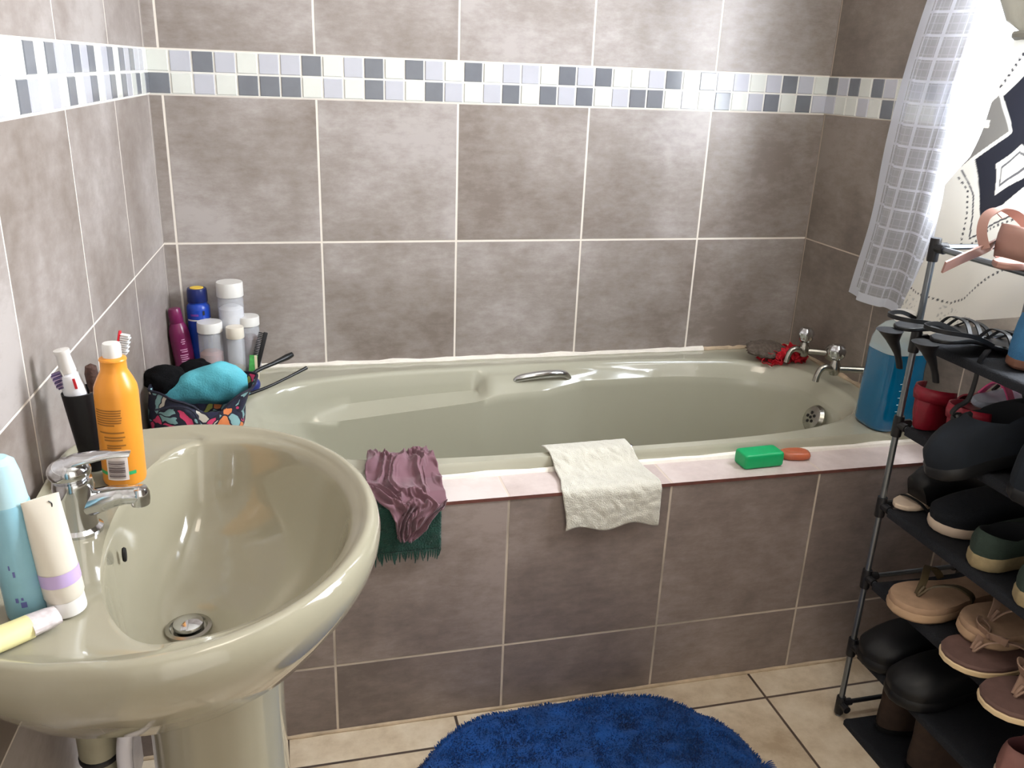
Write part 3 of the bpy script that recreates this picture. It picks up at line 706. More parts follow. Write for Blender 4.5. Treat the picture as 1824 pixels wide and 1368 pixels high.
# ------------------------------------------------------------------ right end of the bath
t = thing('blue_bottle', 'large clear bottle of blue liquid standing on the bath corner behind the shoe rack', 'bottle', (1.572, -.578, DZ))
M_blue = mat('blue_liquid', hx(0, 92, 132), .12, coat=.4)
M_bcl = mat('bottle_clear', hx(200, 214, 214), .12, alpha=.42)
def sq(a, b, z, e=.55): return [(a*math.copysign(abs(math.cos(q))**e, math.cos(q)), b*math.copysign(abs(math.sin(q))**e, math.sin(q)), z) for q in [2*PI*i/56 for i in range(56)]]
prof = [(.86, 0), (.97, .003), (1, .012), (1, .10), (.96, .135), (.97, .17), (.93, .20), (.80, .222), (.58, .236), (.36, .242)]
finish('bottle_shell', *loft([sq(.056*s, .052*s, z) for s, z in [(.967, .178)]+prof[6:]], True, True), M_bcl, t, smooth=60)
finish('blue_liquid', *loft([sq(.056*s, .052*s, z) for s, z in [(.86, 0), (.97, .003), (1, .012), (1, .10), (.96, .135), (.97, .17), (.966, .1775)]], True, True), M_blue, t, smooth=60)
finish('cap', *lathe([(.019, .241), (.021, .243), (.021, .262), (.019, .265), (0, .2655)], 28), M_white, t)
mb = MB()
for i in range(5): mb.add(box(-.020, -.012, -.0530, -.0518, .05+i*.016, .0512+i*.016))
mb.out('scale_marks', mat('pale_marks', hx(186, 216, 226), .5), t, smooth=0)

o = finish('pumice_stone', *ellipsoid((0, 0, 0), .058, .036, .017, 32, 16, None, .18, 45), mat('pumice', hx(92, 82, 74), .95, var=.3, scale=120, bump=.8, bscale=160), loc=(1.533, -.115, DZ+.032)); o.rotation_euler = (.35, .05, -.12)
tag(o, 'grey brown foot stone resting on the red net puff', 'stone')
def net():
    mb = MB(); rn = random.Random(4)
    for k in range(26):
        c = Vector((rn.uniform(-.062, .052), rn.uniform(-.024, .026), 0)); c.z = .010+.022*rn.random()*(1-abs(c.x)/.09)
        P = []; ph = rn.uniform(0, 6); n = Vector((rn.uniform(-1, 1), rn.uniform(-1, 1), rn.uniform(.2, 1.2))).normalized(); a = n.orthogonal().normalized(); b = n.cross(a)
        for i in range(25):
            q = 2*PI*i/24; r = .019*(1+.2*math.sin(5*q+ph)); P.append(c+a*r*math.cos(q)+b*r*math.sin(q)+n*.005*math.sin(4*q+ph))
        P = [Vector((p.x, p.y, max(p.z, .002))) for p in P]
        mb.add(ribbon(P, lambda t: n, .012, .0012, k=2))
    return mb
o = net().out('net_puff', mat('red_net', hx(188, 16, 36), .7, var=.25, scale=160), smooth=60, loc=(1.585, -.128, DZ))
tag(o, 'crumpled red net bath puff in the back corner of the bath', 'bath puff')

# soaps on the ledge
o = finish('soap_bar', *box(-.046, .046, -.0225, .0225, 0, .032, .006), mat('green_soap', hx(12, 160, 96), .45, sss=.2, var=.05), smooth=60, loc=(1.204, -.677, LZ+.0005)); o.rotation_euler = (0, 0, math.radians(3))
subs(o); tag(o, 'bright green rectangular soap bar on the bath ledge', 'soap')
rs = []
for s, z in ((.80, 0), (.97, .003), (1, .008), (.93, .014), (.70, .0165), (.4, .015), (.0001, .0145)):
    rs.append([(.033*s*math.copysign(abs(math.cos(q))**.7, math.cos(q)), .020*s*math.copysign(abs(math.sin(q))**.75, math.sin(q))*(1+.12*math.cos(q)), z) for q in [2*PI*i/36 for i in range(36)]])
o = finish('soap_bar', *loft(rs, True), mat('amber_soap', hx(176, 96, 66), .3, sss=.3, var=.12, scale=30), smooth=80, loc=(1.298, -.660, LZ+.0005)); o.rotation_euler = (0, 0, math.radians(-8))
tag(o, 'worn translucent orange brown soap beside the green bar', 'soap')

# cloths
def drape(profile, x0, x1, name, m, nu=70, nv=90, wr=.002, seed=0, th=.0022, edge=None):
    pr = catmull(profile, 8)
    L = [0]
    for a, b in zip(pr, pr[1:]): L.append(L[-1]+(b-a).length)
    def fn(u, v):
        s = v*L[-1]
        i = 0
        while i < len(L)-2 and L[i+1] < s: i += 1
        t = (s-L[i])/max(1e-9, L[i+1]-L[i]); p = pr[i].lerp(pr[i+1], t)
        q = Vector((u*6, v*7, seed)); w = wr*noise.noise(q)+wr*.5*noise.noise(q*2.3)
        xa = x0(v) if callable(x0) else x0; xb = x1(v) if callable(x1) else x1
        r = Vector((xa+(xb-xa)*u, p.y-abs(w)*1.2, p.z+abs(w)*.9))
        if edge: r += edge(u, v)
        return r
    o = finish(name, *grid(fn, nu, nv), m, smooth=80); return o
M_wcloth = mat('white_towelling', hx(206, 203, 191), .9, var=.05, scale=30, bump=.7, bscale=420, sheen=.3)
o = drape([(0, -.580, .521), (0, -.600, .5225), (0, -.622, .520), (0, -.650, .500), (0, -.69, .4945), (0, -.722, .4945), (0, -.736, .486), (0, -.739, .46), (0, -.740, .41)],
          lambda v: .757+.014*math.sin(v*3.4+.3)-.006*ss(.45, .65, v)+.026*ss(.6, 1, v), lambda v: .940+.022*ss(.1, .6, v)+.0*v, 'white_cloth', M_wcloth, wr=.0035, seed=3,
          edge=lambda u, v: Vector((0, -.004*(1-v)*u, .004*u*(1-v)+ss(.75, 1, v)*(.006*math.sin(u*11)))))
solid(o, .003, 1); tag(o, 'small white towelling cloth draped over the bath edge', 'cloth')
M_green = mat('green_towel', hx(20, 62, 52), .95, var=.25, scale=60, bump=.8, bscale=300, sheen=.2)
t = thing('green_towel', 'dark green fringed towel hanging over the bath ledge beneath the mauve cloth', 'towel', (.42, -.735, .489))
O_ = Vector((.42, -.735, .489))
def gt(u, v):
    x = .325+.203*u; s = v
    y = -.655-.078*min(1, s/.32)-(.0035 if s > .3 else 0); z = .4935 if s < .3 else .4935-(s-.3)/.7*.095
    if .26 < s < .36: z = .4935-.004*ss(.26, .36, s)
    k = .003*noise.noise(Vector((u*7, v*5, 9)))
    return Vector((x, y-abs(k)-.002, z))-O_
o = finish('towel_body', *grid(gt, 50, 50), M_green, t, smooth=80); solid(o, .003, 1)
mb = MB(); rn = random.Random(8)
for i in range(46):
    x = .325+.203*(i+.5)/46; L = rn.uniform(.014, .028); z0 = .4; dx = rn.uniform(-.004, .004)
    mb.add(ribbon([Vector((x, -.741, z0))-O_, Vector((x+dx*.5, -.7415, z0-L*.6))-O_, Vector((x+dx, -.741, z0-L))-O_], (1, 0, 0), lambda t: .0042*(1-.7*t), .001, k=2))
mb.out('fringe', M_green, t)
M_mauve = mat('mauve_jersey', hx(116, 82, 92), .85, var=.08, scale=30, sheen=.2)
def mauve(u, v):
    w = interp([0, .35, .6, .8, 1], [.060, .072, .062, .036, .012], v); c = interp([0, .4, .7, 1], [.470, .468, .482, .462], v)
    pr = [(-.572, .522), (-.62, .527), (-.66, .508), (-.715, .506), (-.744, .494), (-.748, .465), (-.747, .430)]
    k = v*(len(pr)-1); i = min(int(k), len(pr)-2); t = k-i
    y = pr[i][0]+(pr[i+1][0]-pr[i][0])*t; z = pr[i][1]+(pr[i+1][1]-pr[i][1])*t
    q = Vector((u*4.2+1.1*noise.noise(Vector((u*3, v*4, 8))), v*3.6+1.2*noise.noise(Vector((u*3, v*3, 2))), 1))
    f = (1-abs(noise.noise(q*1.3))*2.6)*.009+(1-abs(noise.noise(q*2.9+Vector((5, 1, 0))))*2.4)*.004
    f = max(f, 0)*1.25
    return (c+w*(2*u-1)+.004*noise.noise(Vector((v*8, u*3, 7))), y-f*(.4+.6*ss(.5, .8, v)), z+f*(1-ss(.6, .9, v)))
o = finish('mauve_cloth', *grid(mauve, 110, 90), M_mauve, smooth=80); solid(o, .0022, 1)
tag(o, 'crumpled mauve cloth lying over the bath edge on the green towel', 'cloth')

# ------------------------------------------------------------------ bath mat
def bath_mat():
    t = thing('bath_mat', 'oval royal blue shaggy bath mat on the cream floor tiles', 'bath mat', (.772, -1.005, 0))
    a, b = .337, .258
    M_m = mat('blue_pile', hx(0, 62, 128), .95, var=.28, scale=22, sheen=.1, bump=.5, bscale=200)
    R = []
    N = 96
    def ex(q): return 1+.012*math.sin(7*q)+.01*noise.noise(Vector((math.cos(q)*3, math.sin(q)*3, 0)))
    for s, z in ((.985, .001), (1, .006), (.995, .012), (.97, .017)):
        R.append([(a*s*ex(q)*math.copysign(abs(math.cos(q))**.80, math.cos(q)), b*s*ex(q)*math.copysign(abs(math.sin(q))**.80, math.sin(q)), z) for q in [2*PI*i/N for i in range(N)]])
    for s in [i/24 for i in range(23, 0, -1)]:
        R.append([(x*s/.97*.97, y*s/.97*.97, .017+.006*noise.noise(Vector((x*s*16, y*s*16, 2)))+.004*noise.noise(Vector((x*s*40, y*s*40, 5)))) for x, y, z in R[3]])
    finish('mat_base', *loft(R, True, True), M_m, t, smooth=80)
    mb = MB(); rn = random.Random(2); v = []; f = []
    for i in range(60000):
        q = rn.uniform(0, 2*PI); s = math.sqrt(rn.random())
        e = ex(q); x = a*s*e*math.copysign(abs(math.cos(q))**.80, math.cos(q)); y = b*s*e*math.copysign(abs(math.sin(q))**.80, math.sin(q))
        z = .012 if s < .98 else .006
        h = rn.uniform(.0045, .0085)*(1+.6*noise.noise(Vector((x*16, y*16, 2)))); fl = Vector((noise.noise(Vector((x*22, y*22, 0))), noise.noise(Vector((x*22, y*22, 8))), 0))*1.6+Vector((rn.uniform(-1, 1), rn.uniform(-1, 1), 0))*.55
        if s > .95: fl += Vector((math.cos(q), math.sin(q), 0))*.9
        an = rn.uniform(0, 6.28); w = .0013; d = Vector((math.cos(an)*w, math.sin(an)*w, 0)); p = Vector((x, y, z)); tp = p+Vector((fl.x*h*.6, fl.y*h*.6, h))
        if tp.y-1.005 > -.735: tp.y = -.735+1.005
        k = len(v); v += [p-d, p+d, tp+d*.6, tp-d*.6]; f.append((k, k+1, k+2, k+3))
    o = finish('pile', v, f, M_m, t, smooth=0); o['kind'] = 'stuff'
    mb = MB()
    for i in range(5):
        mb.add(tube([(.325, -.005+i*.003, .014), (.340, .002+i*.0025, .010), (.356, .006+i*.004, .006), (.366, .002+i*.006, .004)], [.0016, .0014, .0012, .0006], 6))
    mb.out('loose_strands', M_m, t)
bath_mat()

# ------------------------------------------------------------------ curtains
def sheer_mat():
    m, nt, b = nodes('sheer_voile'); N = nt.nodes; Lk = nt.links.new; nt.nodes.remove(b); out = N['Material Output']
    uv = N.new('ShaderNodeUVMap'); uv.uv_map = 'weave'; sp = N.new('ShaderNodeSeparateXYZ'); Lk(uv.outputs[0], sp.inputs[0])
    def mth(op, a, c=None):
        n = N.new('ShaderNodeMath'); n.operation = op
        for i, v in enumerate((a, c)):
            if v is None: continue
            if isinstance(v, (int, float)): n.inputs[i].default_value = v
            else: Lk(v, n.inputs[i])
        return n.outputs[0]
    def line(t, p, w, off=0.):
        f = mth('FRACT', mth('DIVIDE', mth('ADD', t, off), p)); return mth('LESS_THAN', f, w/p)
    U, V = sp.outputs[0], sp.outputs[1]
    bold = mth('MAXIMUM', line(U, .046, .007), line(V, .046, .0055))
    fine = mth('MAXIMUM', line(U, .0153, .0022, .004), line(V, .0153, .0022, .004))
    hem = mth('MAXIMUM', mth('LESS_THAN', V, .022), mth('LESS_THAN', U, .042))
    d = mth('MAXIMUM', mth('MULTIPLY', bold, .40), mth('MULTIPLY', fine, .12))
    d = mth('MAXIMUM', d, mth('MULTIPLY', hem, .55)); d = mth('MINIMUM', mth('ADD', d, .44), .97)
    tr = N.new('ShaderNodeBsdfTransparent'); df = N.new('ShaderNodeBsdfDiffuse'); tl = N.new('ShaderNodeBsdfTranslucent')
    df.inputs[0].default_value = hx(240, 244, 254); tl.inputs[0].default_value = hx(236, 241, 254)
    m1 = N.new('ShaderNodeMixShader'); m1.inputs[0].default_value = .45; Lk(df.outputs[0], m1.inputs[1]); Lk(tl.outputs[0], m1.inputs[2])
    m2 = N.new('ShaderNodeMixShader'); Lk(d, m2.inputs[0]); Lk(tr.outputs[0], m2.inputs[1]); Lk(m1.outputs[0], m2.inputs[2]); Lk(m2.outputs[0], out.inputs[0])
    return m
def sheer():
    nu, nv = 150, 120; zb, zt = .742, 2.12
    def edge_y(z): return -.266-.095*((z-.742)/.67)-.012*math.sin(z*9)*(.3+.7*ss(.75, 1., z))
    def fn(u, v):
        z = zb+(zt-zb)*v; y0 = edge_y(z); y1 = -.60-.30*v
        ph = u**.9*2*PI*2.2
        y = y0+(y1-y0)*u+.010*math.sin(ph*2+.5)
        x = 1.640+.013*math.sin(ph+1.2+.4*math.sin(v*3))*(.55+.45*(1-v))-.004*noise.noise(Vector((u*9, v*6, 0)))
        z += .0015*math.sin(ph)*(1-v)-.006*u*(1-v)
        return (min(x, 1.668), y, z)
    v, f = grid(fn, nu, nv)
    o = finish('sheer_curtain', v, f, sheer_mat(), smooth=80)
    L = o.data.uv_layers.new(name='weave'); n = nu+1
    for lp in o.data.loops:
        i, j = lp.vertex_index % n, lp.vertex_index//n; L.data[lp.index].uv = (i/nu*.52, (zt-zb)*j/nv)
    return tag(o, 'white checked sheer curtain hanging at the window beside the bath taps', 'curtain')
sheer()

# patterned curtain: tied back above, flaring down across the window
POLY_BLACK = [(-.684, 1.011), (-.652, 1.111), (-.718, 1.166), (-.689, 1.229), (-.735, 1.285), (-.80, 1.33), (-.86, 1.28), (-.92, 1.34), (-1.1, 1.30), (-1.1, 1.12), (-.95, 1.16), (-.88, 1.12), (-.80, 1.071), (-.763, 1.033), (-.735, 1.005), (-.700, .975)]
LOZ = [(-.705, 1.105), (-.763, 1.146), (-.835, 1.13), (-.785, 1.085), (-.726, 1.048)]
GREY = [(-.660, 1.20), (-.689, 1.229), (-.718, 1.166), (-.652, 1.111), (-.63, 1.09), (-.60, 1.12)]
def inside(p, P):
    c = False; j = len(P)-1
    for i in range(len(P)):
        if (P[i][1] > p[1]) != (P[j][1] > p[1]) and p[0] < (P[j][0]-P[i][0])*(p[1]-P[i][1])/(P[j][1]-P[i][1])+P[i][0]: c = not c
        j = i
    return c
def dseg(p, a, b):
    vx, vy = b[0]-a[0], b[1]-a[1]; t = max(0, min(1, ((p[0]-a[0])*vx+(p[1]-a[1])*vy)/(vx*vx+vy*vy+1e-12)))
    return math.hypot(p[0]-a[0]-vx*t, p[1]-a[1]-vy*t), t*math.hypot(vx, vy)
def dpoly(p, P, closed=False):
    best = (9, 0); s = 0
    for a, b in zip(P, P[1:]+(P[:1] if closed else [])):
        d, t = dseg(p, a, b)
        if d < best[0]: best = (d, s+t)
        s += math.dist(a, b)
    return best
THIN = [(-.635, 1.085), (-.668, 1.040), (-.676, 1.003), (-.680, .957), (-.737, .993), (-.80, 1.03)]
DOTS = [[(-.630, 1.07), (-.653, 1.047), (-.663, 1.001), (-.664, .940)], [(-.678, .940), (-.736, .986), (-.80, 1.02)], [(-.528, .826), (-.578, .819), (-.663, .819), (-.70, .838), (-.763, .897), (-.83, .95)], [(-.687, 1.244), (-.72, 1.302)]]
CW, CK, CG, CC = hx(222, 220, 212), hx(34, 36, 46), hx(118, 116, 112), hx(196, 194, 186)
def pattern(y, z):
    p = (y, z)
    if inside(p, LOZ):
        d = dpoly(p, LOZ, True)[0]
        return CW if d < .011 or d > .0155 else hx(96, 96, 100)
    if inside(p, POLY_BLACK):
        d = dpoly(p, POLY_BLACK, True)[0]
        return CW if d < .007 else CK
    if inside(p, GREY): return hx(226, 224, 214) if (abs(y+.671) < .008 and abs(z-1.176) < .008) else CG
    if dpoly(p, THIN)[0] < .0016: return hx(70, 70, 76)
    for D in DOTS:
        d, s = dpoly(p, D)
        if d < .0022 and (s % .0105) < .0045: return hx(60, 60, 66)
    if z < .81:
        k = noise.noise(Vector((y*160, z*160, 0)))
        if k > .28 and z > .76 and noise.noise(Vector((y*14, z*14, 3))) > -.1: return hx(178, 178, 174)
    return CW
def patterned():
    nu, nv = 250, 300
    def yl(z): return interp([.71, .813, .90, .946, 1.051, 1.112, 1.171, 1.228, 1.288, 1.322, 1.346, 1.40, 2.1], [-.514, -.543, -.580, -.593, -.597, -.647, -.666, -.678, -.690, -.705, -.690, -.655, -.66], z)
    def zbot(u): return interp([0, .16, .34, .45, 1], [.716, .722, .772, .806, .90], u)
    def fn(u, v):
        z0 = zbot(u); z = z0+(1.34-z0)*v
        a = yl(z); b = -1.0 + .22*ss(.9, 1, v)
        y = a+(b-a)*u
        x = 1.596+.008*math.sin(u*17+z*4)*(1-.3*v)+.004*noise.noise(Vector((u*8, v*8, 0)))-.012*ss(.85, 1., v)
        return (x, y, z)
    v, f = grid(fn, nu, nv)
    m, nt, b = nodes('patterned_cotton')
    at = nt.nodes.new('ShaderNodeAttribute'); at.attribute_name = 'print'; nt.links.new(at.outputs['Color'], b.inputs['Base Color'])
    b.inputs['Roughness'].default_value = .8
    tl = nt.nodes.new('ShaderNodeBsdfTranslucent'); nt.links.new(at.outputs['Color'], tl.inputs[0]); mx = nt.nodes.new('ShaderNodeMixShader'); mx.inputs[0].default_value = .05
    o_ = nt.nodes['Material Output']; nt.links.new(b.outputs[0], mx.inputs[1]); nt.links.new(tl.outputs[0], mx.inputs[2]); nt.links.new(mx.outputs[0], o_.inputs[0])
    t = thing('patterned_curtain', 'white curtain printed with black geometric bands tied back at the window', 'curtain', (0, 0, 0))
    o = finish('curtain_panel', v, f, m, t, smooth=80)
    ca = o.data.color_attributes.new('print', 'FLOAT_COLOR', 'POINT')
    for i, p in enumerate(v): ca.data[i].color = pattern(p[1], p[2])
    M_tie = mat('tie_cloth', hx(206, 208, 198), .85, bump=.3, bscale=60)
    finish('gathered_top', *loft([[(1.585+rx*math.cos(q)*(1+.1*math.sin(6*q)), -.745+ry*math.sin(q)*(1+.06*math.sin(9*q)), z) for q in [2*PI*i/40 for i in range(40)]] for rx, ry, z in ((.012, .028, 1.325), (.016, .033, 1.34), (.022, .070, 1.358), (.030, .098, 1.40), (.032, .105, 1.6), (.032, .12, 2.12))], True, True), M_tie, t, smooth=80)
    finish('tie_band', *tube([(1.585+.02*math.cos(q), -.745+.036*math.sin(q), 1.332) for q in [2*PI*i/24 for i in range(24)]], .008, 8, k=1, closed=True), mat('tie_grey', hx(150, 150, 142), .8), t)
patterned()
t = thing('curtain_rod', 'white rod holding the curtains above the window', 'curtain rod', (1.62, -.9, 2.14))
finish('rod', *tube([(0, .62, 0), (0, -.75, 0)], .010, 12, k=1), M_white, t)
for y in (.60, -.72): finish('bracket', *box(0, .053, y-.01, y+.01, -.01, .01, .003), M_white, t)

# ------------------------------------------------------------------ shoe rack
RX, RY = 1.345, -.888; RD = .222; RL = .62; LEV = (.030, .174, .334, .492, .658, .820, .983)
M_steel = mat('rack_steel', hx(128, 134, 140), .3, .9)
M_mesh = mat('navy_shelf_cloth', hx(16, 19, 26), .85, var=.2, scale=300, bump=.4, bscale=500)
def rack():
    t = thing('shoe_rack', 'tall grey tube shoe rack with dark cloth shelves beside the bath', 'shoe rack', (RX, RY, 0))
    for x, y in ((0, 0), (RD, 0), (0, -RL), (RD, -RL)):
        finish('post', *tube([(x, y, .0), (x, y, .99)], .0058, 12, k=1), M_steel, t)
        for z in LEV:
            m = MB(); m.add(lathe([(.0088, -.020), (.0094, -.017), (.0094, .017), (.0088, .020)], 14, (x, y, z-.004)))
            sx = 1 if x == 0 else -1; sy = -1 if y == 0 else 1
            m.add(tube([(x, y, z), (x+sx*.024, y, z)], .0078, 10, k=1)); m.add(tube([(x, y, z), (x, y+sy*.024, z)], .0078, 10, k=1))
            m.out('joint', M_black, t)
    for z in LEV:
        for y in (0, -RL): finish('end_rail', *tube([(.02, y, z), (RD-.02, y, z)], .0048, 10, k=1), M_steel if z > .1 else M_black, t)
        for x in (0, RD) if z > .1 else (): finish('long_rail', *tube([(x, -.02, z), (x, -RL+.02, z)], .0052, 10, k=1), M_steel if z > .6 else mat('dark_rail', hx(52, 56, 62), .4, .5), t)
        if z > .9: continue
        zz = z+.004 if z > .1 else .012
        mb = MB()
        rs = []
        for y in [-.028-(RL-.056)*i/10 for i in range(11)]:
            s = [(-.0066, zz-.014), (-.0072, zz-.002), (-.003, zz+.0018), (.01, zz), (RD/2, zz-.002), (RD-.01, zz), (RD+.003, zz+.0018), (RD+.0072, zz-.002), (RD+.0066, zz-.014)]
            rs.append([(x, y, q) for x, q in s])
        mb.add(loft(rs, closed=False))
        mb.out('shelf_cloth', M_mesh, t, smooth=60)
    return t
rack()

# ------------------------------------------------------------------ shoes
OT = [0, .02, .06, .14, .3, .48, .62, .74, .86, .94, .985, 1.]
OH = [.0, .30, .52, .68, .66, .74, .92, 1.0, .94, .70, .36, 0]
def outline(L, Wd, n=26, s=1., bend=.006):
    """heel at x=0, toe at x=L"""
    top = []
    for i in range(n+1):
        t = .5-.5*math.cos(PI*i/n); top.append((L*t, Wd/2*interp(OT, OH, t)))
    c = lambda x: bend*math.sin(PI*x/L)
    up = [(x, y+c(x)) for x, y in top]; dn = [(x, -y+c(x)) for x, y in reversed(top[1:-1])]
    P = up+dn
    if s != 1: P = [(L/2+(x-L/2)*(1-(1-s)*Wd/L*1.2), y*s) for x, y in P]
    return P
def ring(P, z): return [(x, y, z(x) if callable(z) else z) for x, y in P]
def sole(mb, L, Wd, z0, th, mi=0, zf=None):
    z = (lambda d: (lambda x: zf(x)+d)) if zf else (lambda d: d)
    mb.add(loft([ring(outline(L, Wd, s=.94), z(z0)), ring(outline(L, Wd), z(z0+th*.25)), ring(outline(L, Wd), z(z0+th*.8)), ring(outline(L, Wd, s=.96), z(z0+th))], True, True), mi)
def at_rail(x, y, z, yaw=0, roll=0, pitch=0): return (x, y, z), (roll, pitch, yaw)
def flipflop(loc, rot, label, cat, L, Wd, th, m_base, m_top, m_strap, group, bow=False, toe_out=True, sw=.012):
    t = thing('flip_flop', label, cat, loc, rot, group)
    mb = MB(); sole(mb, L, Wd, 0, th*.62); mb.out('sole', m_base, t)
    mb = MB(); P = outline(L, Wd, s=.97)
    mb.add(loft([ring(P, th*.6), ring(outline(L, Wd, s=.985), th*.8), ring(outline(L, Wd, s=.95), th)], False, True)); mb.out('footbed', m_top, t)
    mb = MB(); tp = Vector((L*.80, .004, th-.002))
    for s in (-1, 1):
        mb.add(ribbon([tp+Vector((0, s*.002, .004)), tp+Vector((-.018, s*.012, .026)), (L*.60, s*Wd*.34, th+.030), (L*.48, s*Wd*.42, th+.014), (L*.42, s*Wd*.40, th-.004)], lambda q: (.9, .35*s, .2), sw, .0028))
    mb.add(tube([tp-Vector((0, 0, .006)), tp+Vector((-.001, 0, .008)), tp+Vector((-.010, 0, .020))], .0035, 8, k=3))
    mb.out('strap', m_strap, t)
    if bow:
        mb = MB(); c = tp+Vector((-.022, 0, .030))
        for s in (-1, 1): mb.add(ribbon([c, c+Vector((.012, s*.016, .012)), c+Vector((-.004, s*.032, .010)), c+Vector((-.012, s*.014, .002)), c], lambda q: (.5, 0, 1), .014, .002))
        mb.add(ellipsoid(tuple(c), .006, .006, .006, 12, 8))
        mb.out('bow', m_strap, t)
    return t
def slipon(loc, rot, label, cat, L, Wd, m_sole, m_up, group, th=.018, hh=.048, toe=.040, m_in=None, o0=.05, o1=.46, tongue=0., lace=None, name='slip_on_shoe'):
    t = thing(name, label, cat, loc, rot, group)
    mb = MB(); sole(mb, L, Wd, 0, th); mb.out('sole', m_sole, t)
    P0 = outline(L, Wd, s=.965); n = len(P0)
    op = []
    cx = L*(o0+o1)/2; ax = L*(o1-o0)/2
    for i, (x, y) in enumerate(P0):
        u = (x-L/2)/(L/2); q = math.acos(max(-1, min(1, u))); q = q if i <= n//2 else -q
        op.append((cx+ax*math.cos(q), Wd*.30*math.sin(q)+.003))
    hz = lambda x: th+hh+(.012*((cx-x)/ax) if x < cx else (toe-hh)*.5*((x-cx)/ax)+.004)
    def lp(a, b, k): return [(p[0]+(q[0]-p[0])*k, p[1]+(q[1]-p[1])*k) for p, q in zip(a, b)]
    R = [ring(P0, th-.003), ring(outline(L, Wd, s=.985), th+.008), ring(outline(L, Wd, s=.975), th+.018)]
    base = [(x, y) for x, y, z in R[-1]]
    for k, e in ((.2, .42), (.4, .68), (.65, .87), (.88, .98), (1, 1)):
        q = lp(base, op, k); R.append([(x, y, th+.018+(hz(o[0])-th-.018)*e) for (x, y), o in zip(q, op)])
    mb = MB(); mb.add(loft(R)); top = R[-1]
    mb.out('upper', m_up, t, smooth=80)
    inn = [top, [(cx+(x-cx)*.93, y*.92, z-.004) for x, y, z in top], [(cx+(x-cx)*.96, y*.98, th+.012) for x, y, z in top], [(cx+(x-cx)*.8, y*.8, th+.004) for x, y, z in top]]
    mb = MB(); mb.add(loft(inn, False, True)); mb.out('lining', m_in or M_shade, t, smooth=80)
    if lace:
        mb = MB()
        for k in range(4):
            x = L*(o1+.03+.045*k); z = th+toe+.012-.006*k
            mb.add(tube([(x, -.018, z-.006), (x+.006, 0, z+.002), (x, .018, z-.006)], .0022, 8, k=4))
        mb.out('laces', lace, t)
    return t
M_shade = mat('dark_lining', hx(24, 26, 30), .9)
M_tan = mat('tan_rubber', hx(176, 146, 116), .7, var=.08, scale=40); M_tan2 = mat('tan_footbed', hx(168, 138, 112), .75, var=.1, scale=60)
M_olive = mat('olive_strap', hx(84, 72, 50), .5); M_sandcream = mat('cream_rubber', hx(214, 190, 150), .7); M_brown = mat('brown_footbed', hx(98, 74, 68), .75, var=.12, scale=60)
M_taupe = mat('taupe_strap', hx(150, 122, 104), .7, var=.1); M_blk = mat('black_leather', hx(11, 12, 15), .5, var=.15, scale=60); M_canvas = mat('navy_canvas', hx(12, 17, 24), .9, bump=.3, bscale=500)
M_offw = mat('offwhite_rubber', hx(206, 186, 164), .6); M_dgreen = mat('dark_green_canvas', hx(44, 58, 50), .9, bump=.3, bscale=500, var=.15); M_jute = mat('jute_rubber', hx(150, 134, 100), .8, var=.15, scale=80)
M_red = mat('maroon_leather', hx(132, 22, 40), .45, var=.15, scale=40); M_pink = mat('pink_plastic', hx(240, 96, 150), .35); M_denim = mat('denim_blue', hx(62, 118, 160), .85, var=.12, scale=60, bump=.3, bscale=400)
M_nude = mat('nude_leather', hx(160, 122, 112), .42, var=.06); M_oliveshoe = mat('olive_cloth', hx(116, 110, 78), .85, var=.08); M_rose = mat('dusty_rose', hx(152, 108, 100), .6, var=.12)
s1, s2, s3, s4, s5, s6 = [z+.0062 for z in LEV[1:]]
# toe-out shoes are turned half round so the toe looks into the room
def toe_out(x, y, z, L, yaw=0, roll=0): return (x+L*math.cos(yaw), y+L*math.sin(yaw), z), (roll, 0, PI+yaw)
def heel_out(x, y, z, yaw=0, roll=0): return (x, y, z), (roll, 0, yaw)
# tier 2: tan and brown flip flops
G = 'tan thong sandals on the second shelf'
flipflop(*toe_out(1.308, -1.012, s2, .245, math.radians(4)), 'tan thong sandal nearest the bath on the second shelf, olive strap', 'flip flop', .245, .098, .030, M_tan, M_tan2, M_olive, G, sw=.013)
flipflop(*toe_out(1.357, -1.130, s2+.022, .245, math.radians(8), math.radians(-3)), 'tan thong sandal lying on top of a brown flip flop', 'flip flop', .245, .096, .030, M_tan, M_tan2, M_taupe, G, sw=.013)
G = 'brown flip flops on the second shelf'
flipflop(*toe_out(1.303, -1.152, s2, .25, math.radians(-4)), 'brown flip flop with cream edge, half under a tan sandal', 'flip flop', .25, .098, .020, M_sandcream, M_brown, M_taupe, G, bow=True)
flipflop(*toe_out(1.285, -1.262, s2, .25, math.radians(-2)), 'brown flip flop with cream edge at the near end of the second shelf', 'flip flop', .25, .098, .020, M_sandcream, M_brown, M_taupe, G, bow=True)
